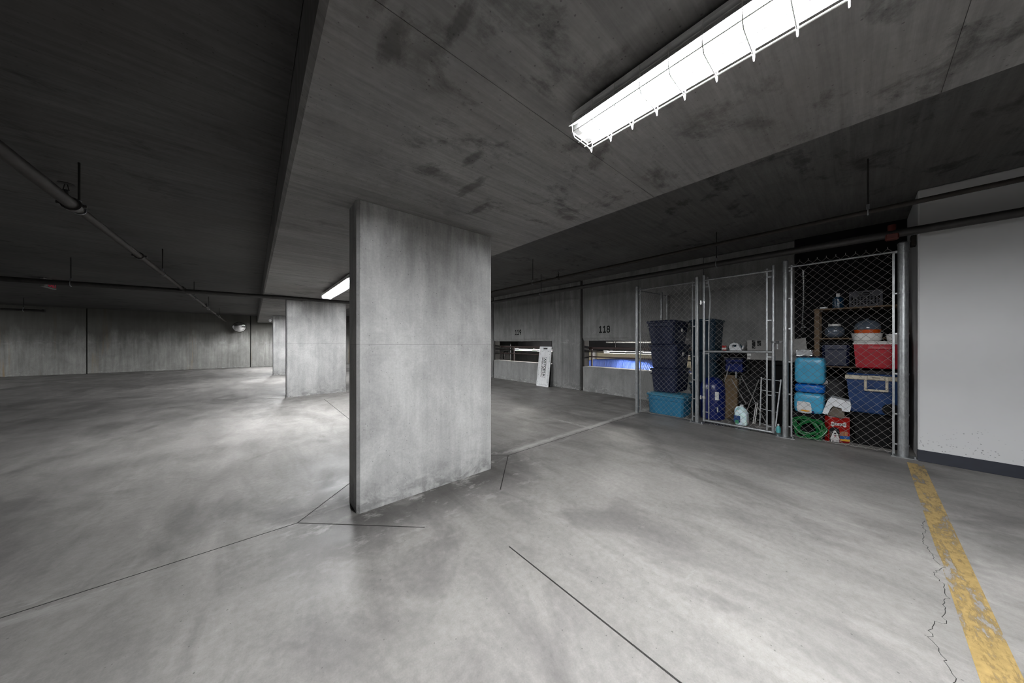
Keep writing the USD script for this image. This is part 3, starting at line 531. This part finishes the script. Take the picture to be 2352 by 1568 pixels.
for k in range(3): tote(("dark teal tote at the bottom behind the first gate post", "dark teal tote in the middle behind the first gate post", "dark teal tote on top behind the first gate post")[k], 6.40, 6.93, 1.72, 2.16, .60 * k, .60, "tote_teal", "tote_teal", .03)

t = thing("drum", "dark blue plastic drum with domed top and white label behind the gate hinge", "drum", (6.22, 1.72, 0))
obj("barrel", lathe([(0, 0), (.16, 0), (.185, .02), (.19, .25), (.195, .27), (.19, .29), (.19, .50), (.18, .60), (.14, .69), (.07, .735), (0, .745)], (6.22, 1.72, 0), 30), "drum_blue", t)
obj("label", [trimesh.convex.convex_hull(np.array([(6.22 - .1935 * math.cos(a), 1.72 - .1935 * math.sin(a), z) for a in (.45, .55, .65, .75) for z in (.36, .50)] + [(6.22 - .19 * math.cos(a), 1.72 - .19 * math.sin(a), z) for a in (.45, .75) for z in (.36, .50)]))], "label_white", t, smooth=False)
obj("tap", [rod((6.06, 1.62, .22), (6.0, 1.585, .22), .016, 8), rod((6.005, 1.588, .25), (6.005, 1.588, .17), .012, 8)], "chrome", t)
t = thing("carton_tall", "tall plain brown cardboard carton behind the gate", "carton", (6.5, 1.52, 0)); c0 = (6.41, 6.54, 1.40, 1.585)
obj("carton_body", cbox(*c0, 0, .70, .004), "cardboard", t, smooth=False); obj("flap", [hull([(6.41, 1.40, .70), (6.41, 1.585, .70), (6.36, 1.40, .78), (6.36, 1.585, .78), (6.363, 1.40, .782), (6.413, 1.585, .702)])], "cardboard", t, smooth=False)

# dark rack behind the gate with odds and ends
rk = thing("storage_rack", "dark metal rack against the wall behind the gate", "rack", (6.75, 1.62, 0))
for x in (6.56, 6.95):
    for y in (1.28, 1.65): obj("upright", cbox(x - .015, x + .015, y - .015, y + .015, 0, 1.22, .003), "rubber_black", rk, smooth=False)
for z in (.80, 1.18): obj("shelf", cbox(6.54, 6.97, 1.26, 1.665, z, z + .025, .004), "rubber_black", rk, smooth=False)
t = thing("helmet", "glossy teal helmet on the rack behind the gate", "helmet", (6.80, 1.51, 1.205))
obj("shell", lathe([(.10, 0), (.112, .03), (.105, .07), (.075, .115), (.03, .132), (0, .134), (0, .12), (.07, .10), (.095, .05), (.09, 0)], (6.80, 1.51, 1.205), 26), "helmet_teal", t)
obj("trim", ring((6.80, 1.51, 1.212), .106, .006, "z", 26, 6), "chrome", t)
t = thing("tin", "small red and white box on the rack at the gate hinge side", "box", (6.60, 1.64, 1.205)); obj("box_body", cbox(6.545, 6.60, 1.60, 1.66, 1.205, 1.30, .004), "carton_red", t, smooth=False); obj("paper_band", cbox(6.543, 6.602, 1.598, 1.662, 1.225, 1.262, .004), "label_white", t, smooth=False)
t = thing("scoop", "white plastic jug with round handle hole lying on the rack", "jug", (6.70, 1.42, 1.205))
hole = Polygon([(-.09, 0), (.075, 0), (.045, .06), (.02, .12), (-.04, .135), (-.085, .11), (-.105, .06)]).buffer(.006).difference(affinity.scale(Point(-.03, .085).buffer(.026), 1.3, .8))
obj("jug_body", frame(extr(hole, .09), (6.66, 1.45, 1.211), (0, -1, 0), (0, 0, 1)), "white_plastic", t, smooth=False); obj("spout", rod((6.615, 1.372, 1.235), (6.615, 1.352, 1.30), .014, 10), "white_plastic", t)
t = thing("clip_lamp", "chrome clip lamp at the end of the rack behind the gate", "lamp", (6.64, 1.325, 1.205))
obj("reflector", frame(lathe([(.02, 0), (.03, .02), (.055, .07), (.052, .07), (.026, .02), (0, .004)], n=20), (6.64, 1.30, 1.27), (1, 0, 0), (0, .8, .6)), "rubber_black", t); obj("stem", rod((6.64, 1.30, 1.205), (6.64, 1.30, 1.275), .008, 8), "chrome", t); obj("clamp", [cbox(6.61, 6.67, 1.28, 1.33, 1.205, 1.22, .004), rod((6.62, 1.285, 1.215), (6.62, 1.285, 1.29), .007, 6)], "chrome", t)
t = thing("crate_navy", "small deep blue crate on the lower shelf of the rack", "crate", (6.72, 1.5, .825)); obj("crate_body", cbox(6.58, 6.86, 1.36, 1.62, .825, 1.06, .01), "drum_blue", t, smooth=False); obj("crate_rim", cbox(6.57, 6.87, 1.35, 1.63, 1.04, 1.07, .006), "tote_navy", t, smooth=False)
t = thing("folding_chair", "folded camp chair with slanting silver tube legs leaning behind the gate", "chair", (6.3, 1.2, 0))
for a, b in (((6.26, 1.32, .80), (6.12, .93, .012)), ((6.30, 1.46, .72), (6.14, 1.22, .34)), ((6.34, 1.50, .95), (6.30, 1.55, .70)), ((6.28, 1.30, .012), (6.40, 1.10, .74))): obj("leg", rod(a, b, .006, 8), "steel_wire", t)
obj("seat_cloth", hull([(6.34, 1.36, .30), (6.36, 1.36, .31), (6.36, 1.10, .30), (6.38, 1.10, .31), (6.40, 1.34, .80), (6.42, 1.34, .80), (6.42, 1.12, .80), (6.44, 1.12, .80)]), "tote_black", t, smooth=False)
obj("bracket", cbox(6.265, 6.275, 1.375, 1.40, .74, .86, .003), "galvanized", t, smooth=False)
t = thing("trunk", "large black trunk standing behind the gate latch", "trunk", (6.65, .97, 0)); obj("trunk_body", cbox(6.47, 6.93, .70, 1.23, 0, .98, .012), "tote_black", t, smooth=False); obj("lid", cbox(6.46, 6.94, .69, 1.24, .985, 1.06, .012), "tote_black", t, smooth=False)
obj("clasp", cbox(6.45, 6.465, .94, 1.0, .95, 1.02, .003), "rubber_black", t, smooth=False)
t = thing("grey_board", "pale grey board box with dark cut-outs lying on the black trunk", "box", (6.5, .92, 1.06))
obj("board_body", cbox(6.43, 6.78, .60, 1.27, 1.06, 1.40, .01), "cloth_grey", t, smooth=False)
for y0, y1, z0, z1 in ((1.155, 1.20, 1.25, 1.395), (1.08, 1.13, 1.30, 1.385)): obj("cutout", box(6.426, 6.44, y0, y1, z0, z1), "ink_black", t, smooth=False)
for q in (box(6.426, 6.435, 1.212, 1.262, 1.13, 1.165), box(6.426, 6.435, 1.222, 1.262, 1.075, 1.10)): obj("sticker", q, "label_white", t, smooth=False)
t = thing("loose_sheet", "crumpled pale plastic sheet hanging off the grey board box behind the fence post", "sheet", (6.34, .62, 1.06))
nv = np.linspace(0, 1, 16); vv = []; ff = []
for i, u in enumerate(nv):
    for j, w in enumerate(nv): vv.append((6.40 - .10 * w * u + .02 * math.sin(w * 9 + u * 4), .70 - .16 * u - .03 * w * u, 1.40 - .36 * w + .03 * u))
for i in range(15):
    for j in range(15): a = i * 16 + j; ff += [(a, a + 1, a + 17), (a, a + 17, a + 16)]
sh = trimesh.Trimesh(np.array(vv), ff, process=False); s2 = sh.copy(); s2.invert(); s2.apply_translation((.003, 0, 0)); obj("sheet_cloth", [sh, s2], "cloth_grey", t)
t = thing("bottle_jug", "clear gallon jug with blue and green label standing behind the gate", "jug", (6.08, 1.27, 0)); cx, cy = 6.08, 1.27
obj("jug_body", superq((cx, cy, .115), (.085, .085, .115), .35, 20), "jug_plastic", t); obj("shoulder", lathe([(.082, .20), (.07, .25), (.03, .295), (.022, .31), (0, .31), (0, .20)], (cx, cy, 0), 22), "jug_plastic", t)
obj("jug_handle", tube([(cx - .01, cy + .02, .30), (cx - .03, cy + .055, .29), (cx - .04, cy + .075, .25), (cx - .04, cy + .078, .20)], .012, 8), "jug_plastic", t); obj("cap", lathe([(0, .305), (.024, .305), (.024, .332), (0, .332)], (cx, cy, 0), 16), "white_plastic", t)
obj("label", cbox(cx - .088, cx + .03, cy - .0, cy + .088, .05, .16, .004), "jug_blue", t, smooth=False); obj("label", cbox(cx - .0885, cx - .07, cy + .02, cy + .07, .03, .09, .003), "jug_green", t, smooth=False)
t = thing("wire_rack", "white wire frame with three rungs leaning against the black trunk", "frame", (6.1, .95, 0))
La, Lb = (np.array([6.22, 1.06, .006]), np.array([6.16, 1.03, .80])), (np.array([6.03, .845, .006]), np.array([6.09, .785, .79]))
for a, b in (La, Lb): obj("leg", rod(a, b, .009, 8), "white_plastic", t)
for f in (.06, .36, .74, .97): obj("rung", rod(La[0] * (1 - f) + La[1] * f, Lb[0] * (1 - f) + Lb[1] * f, .0055, 6), "white_plastic", t)
t = thing("slat_bundle", "pair of short white slats leaning behind the gate", "slats", (6.3, 1.12, 0))
for d in (0, .022): obj("slat", hull([(6.30 + i * .006, 1.155 - d + j * .014 - .04 * k, .004 + k * .36) for i in (0, 1) for j in (0, 1) for k in (0, 1)]), "label_white", t, smooth=False)
t = thing("spray_bottle", "aqua spray bottle on the floor by the gate latch side", "bottle", (5.99, .835, 0)); obj("bottle_body", lathe([(0, 0), (.026, 0), (.028, .01), (.028, .07), (.012, .095), (.012, .105), (0, .105)], (5.985, .80, 0), 16), "aqua", t); obj("trigger", [cbox(5.96, 6.0, .79, .81, .105, .13, .004)], "white_plastic", t)
t = thing("wire_coil", "loose coil of grey wire on the floor behind the gate", "wire", (6.18, 1.10, 0)); 
for k in range(4): obj("coil", ring((6.02 + .02 * k, .99 + .012 * k, .012 + .008 * k), .07 + .006 * k, .003, "z", 22, 4), "steel_wire", t)

# panel on the right: packs, hose, carton, coolers, shelf
t = thing("crate_black", "black plastic crate carrying the light blue wrapped packs", "crate", (6.2, .47, 0)); obj("crate_body", cbox(6.035, 6.32, .325, .66, 0, .335, .012), "tote_black", t, smooth=False); obj("crate_rim", cbox(6.03, 6.33, .318, .67, .315, .343, .006), "tote_black", t, smooth=False)
t = thing("wrapped_pack", "light blue wrapped pack with white oval print, bottom of the fence pile", "pack", (6.12, .475, .343))
obj("pack_body", superq((6.12, .475, .49), (.17, .155, .147), .32, 26, .05, 1), "pack_sky", t); pr = superq((5.968, .515, .445), (.02, .085, .10), .55, 14); obj("print_oval", pr, "pack_white", t, label="white oval print")
obj("print_swoosh", superq((5.947, .51, .385), (.008, .05, .012), .9, 10), "swoosh_orange", t); obj("print_corner", superq((5.958, .43, .375), (.012, .012, .018), .7, 8), "navy_print", t)
t = thing("wrapped_pack_dark", "flat royal blue wrapped pack between the two light blue ones", "pack", (6.12, .47, .64)); obj("pack_body", superq((6.12, .47, .70), (.168, .155, .062), .35, 24, .06, 5), "pack_royal", t); obj("pack_seam", tube([(5.951, .60, .715), (5.948, .47, .722), (5.952, .34, .716)], .004, 5), "pack_sky", t)
t = thing("wrapped_pack_upper", "light blue wrapped pack on top of the fence pile", "pack", (6.12, .47, .76)); obj("pack_body", superq((6.12, .47, .955), (.17, .157, .193), .3, 28, .04, 9), "pack_sky", t); obj("pack_lid", cbox(5.975, 6.27, .335, .605, 1.138, 1.152, .005), "tote_navy", t, smooth=False)
t = thing("foil_tray", "crinkled silver foil tray on the top blue pack", "tray", (6.12, .52, 1.152)); fo = superq((6.10, .525, 1.202), (.09, .09, .05), .2, 20, .16, 4, 22); obj("tray_body", fo, "foil", t, smooth=False)
t = thing("garden_hose", "tangled bright green garden hose on the floor behind the right fence panel", "hose", (5.9, .45, 0)); hs = []
for k in range(7):
    th = np.linspace(0, 2 * np.pi, 26, endpoint=False); R = .10 + .018 * rnd.random(); cy, cz = .47 + rnd.uniform(-.05, .05), .15 + rnd.uniform(-.015, .03); tl = rnd.uniform(-.5, .5)
    p = np.stack([5.905 + .009 * k - .036 + .02 * np.sin(2 * th + k), cy + R * 1.25 * np.cos(th + tl), cz + R * np.sin(th) + .02 * np.cos(3 * th + k)], 1); hs.append(tube(p, .011, 7, True))
for hm in hs: obj("hose_loop", hm, "hose_green", t)
obj("hose_tail", tube([(5.93, .36, .26), (5.90, .34, .2), (5.91, .345, .1), (5.90, .35, .012), (5.89, .48, .012), (5.90, .58, .013)], .011, 7), "hose_green", t)
# biscuit carton
cd = np.array([.11, -.197]); cd /= np.linalg.norm(cd); cn = np.array([cd[1], -cd[0]]); CB = np.array([5.95, .28])
def CP(u, z, d=0.0): q = CB + cd * u + cn * d; return (q[0], q[1], z)
t = thing("biscuit_carton", "red dog biscuit carton with white bone emblem and spotted dog picture", "carton", CP(.11, 0, -.05)); Wc, Hc = .22, .345
obj("carton_body", hull([CP(u, z, d) for u in (0, Wc) for z in (0, Hc) for d in (0, -.08)]), "carton_red", t, smooth=False)
cp = lambda poly, d=.0006: frame(extr(poly, d), CP(0, 0, .0002), (*cd, 0), (0, 0, 1))
obj("top_edge", cp(sbox(0, Hc - .006, Wc, Hc)), "carton_white", t, smooth=False)
bone = unary_union([sbox(.045, .228, .165, .262)] + [Point(x, z).buffer(.017) for x in (.042, .168) for z in (.228, .262)])
obj("bone_emblem", cp(bone), "carton_white", t, smooth=False)
obj("lettering", frame(text("MILK-BONE", .024, .0006, .72, bold=True), CP(.105, .245, .001), (*cd, 0), (0, 0, 1)), "ink_black", t, smooth=False, label="black brand lettering on the bone")
obj("picture_ground", cp(unary_union([sbox(.01, .0, .115, .15), Point(.06, .15).buffer(.055)])), "carton_black", t, smooth=False)
obj("dog_ear", cp(unary_union([affinity.rotate(affinity.scale(Point(.030, .094).buffer(.016), .75, 1.5), 18), affinity.rotate(affinity.scale(Point(.106, .094).buffer(.016), .75, 1.5), -18)]), .0009), "taupe", t, smooth=False, label="tan dog ears")
obj("dog_muzzle", cp(unary_union([Polygon([(.056, .155), (.074, .155), (.082, .128), (.096, .112), (.092, .088), (.040, .088), (.038, .112), (.050, .128)]).buffer(.003), Polygon([(.036, .09), (.098, .09), (.112, .055), (.112, .035), (.022, .035), (.022, .06)]).buffer(.002)]), .0011), "carton_white", t, smooth=False)
obj("dog_nose", cp(affinity.scale(Point(.068, .120).buffer(.0115), 1.15, .85), .0016), "ink_black", t, smooth=False)
obj("dog_mouth", cp(Polygon([(.050, .104), (.068, .098), (.088, .104), (.078, .088), (.068, .084), (.058, .088)]), .0015), "ink_black", t, smooth=False); obj("dog_tongue", cp(affinity.scale(Point(.068, .082).buffer(.010), .8, 1.3), .0018), "tongue_pink", t, smooth=False)
obj("caption_block", [cp(sbox(.026 + k * .0145, .006, .037 + k * .0145, .032), .0008) for k in range(6)], "carton_white", t, smooth=False)
obj("biscuit_print", [cp(sbox(.125 + k * .015, .092 + .003 * (k % 2), .136 + k * .015, .15 + .004 * (k % 3))) for k in range(5)], "biscuit_tan", t, smooth=False)
obj("blue_panel", cp(sbox(.118, .052, .22, .094)), "carton_blue", t, smooth=False); obj("yellow_panel", cp(sbox(.122, .024, .22, .052)), "carton_yellow", t, smooth=False); obj("maroon_panel", cp(sbox(.126, 0, .22, .024)), "carton_maroon", t, smooth=False)
# litter hood
t = thing("litter_box", "tilted white hooded pet box with taupe front behind the red carton", "pet box", (6.27, .2, .42))
tb = thing("low_bin", "low black bin under the tilted white pet box", "bin", (6.30, .20, 0)); obj("bin_body", cbox(6.17, 6.50, .14, .285, 0, .36, .012), "tote_black", tb, smooth=False); obj("bin_rim", cbox(6.165, 6.51, .135, .29, .34, .372, .006), "tote_black", tb, smooth=False)
hood = Polygon([(-.135, -.02), (-.125, .14), (-.10, .19), (.10, .19), (.125, .14), (.13, .08), (.06, .07), (.045, .10), (-.055, .10), (-.075, .06), (-.085, -.02)]).buffer(.006); hood = affinity.scale(hood, .84, 1.1, origin=(0, 0))
Rt = lambda a: ((0, -math.cos(a), -math.sin(a)), (0, -math.sin(a), math.cos(a)))
ex, ey = Rt(.22); obj("hood", frame(extr(hood, .22), (6.12, .215, .388), ex, ey), "white_plastic", t, smooth=False)
obj("front_panel", frame(extr(Polygon([(-.08, -.045), (-.06, .075), (-.045, .10), (.05, .09), (.07, -.03)]), .18), (6.13, .20, .388), ex, ey), "taupe", t, smooth=False)
obj("knob", [frame(superq((.03, .20, .05), (.016, .016, .02), 1.0, 8), (6.11, .20, .388), ex, ey)], "chrome", t)
# black totes below, coolers
tote("black storage tote on the floor under the navy cooler", 6.095, 6.325, -.36, .088, 0, .425, "tote_black", "tote_black", .02)
t = thing("cooler_navy", "navy blue cooler with cream lid band and cream bail handle", "cooler", (6.26, -.125, .425)); y0, y1 = -.355, .118
obj("cooler_body", hull([(x + sx * d, y + sy * d, z) for z, d in ((.425, .045), (.44, .035), (.86, .0), (.865, .004)) for x, sx in ((6.08, 1), (6.325, -1)) for y, sy in ((y0, 1), (y1, -1))]), "cooler_navy", t, smooth=False)
obj("lid_band", cbox(6.06, 6.335, y0 - .012, y1 + .014, .865, .92, .008), "cream", t, smooth=False); obj("lid", cbox(6.075, 6.325, y0, y1, .92, .945, .01), "cooler_navy", t, smooth=False)
hy0, hy1 = -.235, -.035
obj("bail_handle", [cbox(6.045, 6.063, hy0, hy0 + .025, .74, .915, .005), cbox(6.045, 6.063, hy1 - .025, hy1, .74, .915, .005), cbox(6.045, 6.063, hy0, hy1, .725, .75, .005), cbox(6.045, 6.066, hy0 + .03, hy1 - .03, .875, .925, .005)], "cream", t, smooth=False)
obj("grip_slot", cbox(6.0445, 6.05, hy0 + .065, hy1 - .065, .892, .907, .002), "taupe", t, smooth=False); obj("wheel", frame(lathe([(0, 0), (.075, 0), (.075, .04), (0, .04)], n=26), (6.075, -.26, .502), (0, 1, 0), (0, 0, 1)), "rubber_black", t)
t = thing("grey_mat", "folded dark grey mat lying on the navy cooler", "mat", (6.26, -.16, .945)); obj("mat_fold", [cbox(6.10, 6.33, -.37, .03, .945, .962, .006), cbox(6.10, 6.33, -.37, .03, .963, .98, .006)], "bag_grey", t, smooth=False)
# wooden shelf unit
sx0, sx1, sy0, sy1 = 6.345, 6.78, -.40, .445
ws = thing("wooden_shelf", "plain wooden shelf unit at the right end behind the fence", "shelf", (6.55, .02, 0))
for x in (sx0, sx1 - .04):
    for y in (sy0, sy1 - .055): obj("upright", cbox(x, x + .04, y, y + .055, 0, 1.85, .003), "wood", ws, smooth=False)
for z in (.995, 1.40, 1.83): obj("shelf_board", cbox(sx0 - .004, sx1 + .004, sy0 - .01, sy1 + .01, z, z + .02, .003), "wood", ws, smooth=False)
t = thing("cooler_red", "red cooler with white lid rim on the wooden shelf", "cooler", (6.32, -.15, 1.015)); y0, y1 = -.36, .055
obj("cooler_body", hull([(x + sx * d, y + sy * d, z) for z, d in ((1.015, .03), (1.03, .018), (1.33, .0)) for x, sx in ((6.13, 1), (6.50, -1)) for y, sy in ((y0, 1), (y1, -1))]), "cooler_red", t, smooth=False)
obj("lid_rim", cbox(6.12, 6.51, y0 - .01, y1 + .01, 1.33, 1.352, .006), "dish_white", t, smooth=False); obj("lid", cbox(6.13, 6.50, y0, y1, 1.352, 1.372, .008), "dish_white", t, smooth=False)
obj("grip_recess", cbox(6.122, 6.14, -.27, -.06, 1.265, 1.31, .006), "cooler_red", t, smooth=False)
def bowl(c, r, h, m, name, label, cat, lip=.008):
    t = thing(name, label, cat, c); obj("bowl_body", lathe([(0, 0), (r * .8, 0), (r * .9, h * .12), (r, h), (r + lip, h), (r + lip, h + .006), (r - .01, h + .006), (r * .82, h * .2), (0, .008)], c, 34), m, t); return t
b = bowl((6.30, -.06, 1.372), .142, .10, "dish_white", "pet_dish", "large white dish on the red cooler", "dish"); obj("foot_ring", ring((6.30, -.06, 1.376), .11, .004, "z", 30, 5), "dish_white", b)
bowl((6.28, -.292, 1.372), .07, .085, "dish_white", "cup_dish", "small white dish at the right end on the red cooler", "dish")
t = thing("orange_dish", "orange dish sitting in the large white dish", "dish", (6.30, -.065, 1.42)); obj("bowl_body", lathe([(0, 0), (.10, 0), (.115, .06), (.122, .10), (.126, .105), (.115, .106), (.10, .02), (0, .012)], (6.30, -.065, 1.42), 32), "orange", t)
t = thing("dome_cover", "glossy grey blue dome on the orange dish", "cover", (6.30, -.065, 1.53)); obj("dome", lathe([(.12, 0), (.122, .03), (.112, .075), (.08, .115), (.03, .133), (0, .134), (0, .125), (.075, .105), (.108, .06), (.114, 0)], (6.30, -.065, 1.527), 34), "dome_grey", t); obj("dome_knob", superq((6.30, -.065, 1.668), (.018, .018, .012), 1, 10), "dome_grey", t)
t = thing("glass_jar", "dark round glass jar with pale lid on the middle shelf", "jar", (6.50, .245, 1.42)); obj("jar_body", superq((6.50, .245, 1.51), (.105, .105, .09), .8, 18), "dome_grey", t); obj("jar_lid", lathe([(0, 0), (.065, 0), (.065, .03), (0, .035)], (6.50, .245, 1.595), 22), "label_white", t)
tote("dark navy bin on the shelf left of the red cooler", 6.36, 6.70, .085, .375, 1.015, .36, "tote_navy", "tote_black", .015)
t = thing("duffel_bag", "rounded dark grey bag between the blue packs and the navy cooler", "bag", (6.40, .24, .37)); obj("bag_body", superq((6.53, .255, .655), (.14, .13, .165), .6, 22, .1, 3), "bag_grey", t); obj("bag_strap", tube([(6.52, .34, .79), (6.48, .30, .835), (6.48, .22, .84), (6.52, .17, .80)], .01, 6), "rubber_black", t); obj("tag", superq((6.395, .335, .77), (.02, .03, .03), .8, 8), "carton_white", t)
tb = thing("bin_under_bag", "black bin carrying the rounded grey bag", "bin", (6.63, .25, 0)); obj("bin_body", cbox(6.53, 6.73, .12, .375, 0, .47, .01), "tote_black", tb, smooth=False); obj("bin_rim", cbox(6.525, 6.735, .115, .38, .47, .495, .005), "tote_black", tb, smooth=False)
t = thing("spray_can", "blue bottle with pale cap on the top shelf", "bottle", (6.52, .21, 1.85)); obj("bottle_body", lathe([(0, 0), (.055, 0), (.058, .02), (.058, .14), (.03, .175), (0, .18)], (6.52, .21, 1.85), 22), "bottle_blue", t); obj("cap", lathe([(0, 0), (.022, 0), (.02, .05), (0, .052)], (6.52, .21, 2.025), 16), "label_white", t)
t = thing("wire_basket", "grey plastic basket with hand hole on the top shelf", "basket", (6.55, -.03, 1.85))
bx0, bx1, by0, by1, bz = 6.40, 6.72, -.20, .10, 1.85; wl = []
face = sbox(0, 0, .30, .22).difference(sbox(.10, .165, .20, .19).buffer(.008))
for k in range(9): face = face.difference(sbox(.02 + k * .03, .03, .036 + k * .03, .075)).difference(sbox(.02 + k * .03, .09, .036 + k * .03, .14))
obj("basket_front", frame(extr(face, .004), (bx0, by1, bz), (0, -1, 0), (0, 0, 1)), "basket_grey", t, smooth=False); obj("basket_back", frame(extr(face, .004), (bx1, by1, bz), (0, -1, 0), (0, 0, 1)), "basket_grey", t, smooth=False)
obj("basket_side", box(bx0, bx1, by0, by0 + .004, bz, bz + .22), "basket_grey", t, smooth=False); obj("basket_side", box(bx0, bx1, by1 - .004, by1, bz, bz + .22), "basket_grey", t, smooth=False); obj("basket_base", box(bx0, bx1, by0, by1, bz, bz + .005), "basket_grey", t, smooth=False)
t = thing("small_tube", "tiny white tube lying at the left end of the top shelf", "tube", (6.40, .36, 1.85)); obj("tube_body", rod((6.38, .39, 1.866), (6.39, .325, 1.864), .014, 10), "white_plastic", t); obj("cap", rod((6.39, .325, 1.864), (6.392, .31, 1.864), .009, 8), "white_plastic", t)
t = thing("foil_hose", "narrow silver foil hose hanging down the dark back wall", "hose", (6.93, .615, 1.5)); zz = np.linspace(1.52, 2.56, 90); obj("foil_tube", tube(np.stack([6.935 + 0 * zz, .615 + .006 * np.sin(zz * 5), zz], 1), .017 + .005 * np.cos(np.arange(90) * 2.1), 10), "foil", t); obj("wall_clip", [cbox(6.93, 6.972, .585, .645, z, z + .02, .003) for z in (1.60, 2.45)], "galvanized", t)
t = thing("junction_box", "small dull metal junction box on the end of the white wall", "junction box", (5.95, -.42, 2.62)); obj("box_body", cbox(5.90, 6.02, -.436, -.395, 2.50, 2.62, .004), "pipe_grey", t, smooth=False); obj("cover_screw", [rod((5.93 + .06 * k, -.396, 2.56), (5.93 + .06 * k, -.392, 2.56), .005, 6) for k in range(2)], "galvanized", t)

# ---------------------------------------------------------------- white folded sign board leaning on the pier
t = thing("sign_board", "white plastic sign board leaning against the wall beside the pier", "sign", (6.85, 6.43, 0))
O = np.array([6.775, 6.685, .0]); ex = np.array([0, -1.0, 0]); ey = np.array([.165, 0, 1.23]); Hs = float(np.linalg.norm(ey)); ey = ey / Hs; Ws = .505
def SB(m, d=0.0): 
    n = np.cross(ex, ey); return frame(m, O + n * d, ex, ey)
pan = sbox(0, 0, Ws, Hs).buffer(-.02).buffer(.02).difference(sbox(.17, Hs - .075, .33, Hs - .045).buffer(.008))
nrm = np.cross(ex, ey)   # towards the garage
obj("board", SB(extr(pan, .022), -.022), "sign_white", t, smooth=False)
fr = sbox(.035, .05, Ws - .035, Hs - .135); obj("border_groove", SB(extr(fr.difference(fr.buffer(-.006)), .002)), "sign_groove", t, smooth=False)
fr2 = sbox(.075, .09, Ws - .075, Hs - .175); obj("raised_panel", SB(extr(fr2.buffer(-.01).buffer(.01), .004)), "sign_white", t, smooth=False)
plq = sbox(.155, .285, .345, Hs - .33); obj("plaque_frame", SB(extr(plq.difference(plq.buffer(-.008)), .006)), "ink_black", t, smooth=False)
def rot(m): m = m.copy(); m.apply_transform(trimesh.transformations.rotation_matrix(-np.pi / 2, (0, 0, 1))); return m
pc = plq.centroid
for s, h, dx, sx, nm in (("ASTORIA", .078, .036, 1.0, "lettering"), ("LIGHTING CO.", .050, -.052, .98, "lettering")):
    m = rot(text(s, h, .0015, sx, bold=True)); k = .56 / (m.bounds[1][1] - m.bounds[0][1]); m.apply_scale((1, k, 1)); m.apply_translation((pc.x + dx, pc.y - m.bounds[:, 1].mean(), .0045)); obj(nm, SB(m), "ink_black", t, smooth=False, label=f"black lettering {s} reading down the board")
for (a, b) in [(.05, y) for y in np.linspace(.14, 1.0, 5)] + [(Ws - .05, y) for y in np.linspace(.14, 1.0, 5)] + [(.12, Hs - .15), (Ws - .12, Hs - .15), (.13, .07), (Ws - .13, .07)]:
    obj("screw", SB(lathe([(0, .006), (.008, .005), (.011, 0), (0, 0)], (a, b, .001), 10)), "sign_groove", t)
obj("back_leaf", frame(extr(sbox(.02, 0, Ws - .02, Hs * .93), .015), O + np.array([.10, -.012, 0]), ex, np.array([.075, 0, 1.23]) / np.linalg.norm([.075, 0, 1.23])), "rubber_black", t, smooth=False)

# ---------------------------------------------------------------- shared group phrases of alike things
for p in stage.GetPrimAtPath("/World").GetChildren():
    lb, n = str(p.GetCustomDataByKey("label") or ""), p.GetName()
    for test, gname in ((n.startswith("column"), "concrete piers in a row"), (n.startswith("caged_lamp") and "left" not in lb, "caged lamps along the ceiling band"), (n.startswith("strip_lamp"), "slim lamps of the lower level"),
                        (n.startswith("sprinkler_pipe"), "sprinkler pipes under the ceilings"), (n.startswith("railing"), "rust red railings in the wall openings"), ("stack of three" in lb or "lowest of three" in lb, "navy totes in the stack of three"),
                        ("dark teal tote" in lb, "dark teal totes behind the gate post"), (n.startswith("wrapped_pack"), "blue wrapped packs in a pile")):
        if test: p.SetCustomDataByKey("group", gname)
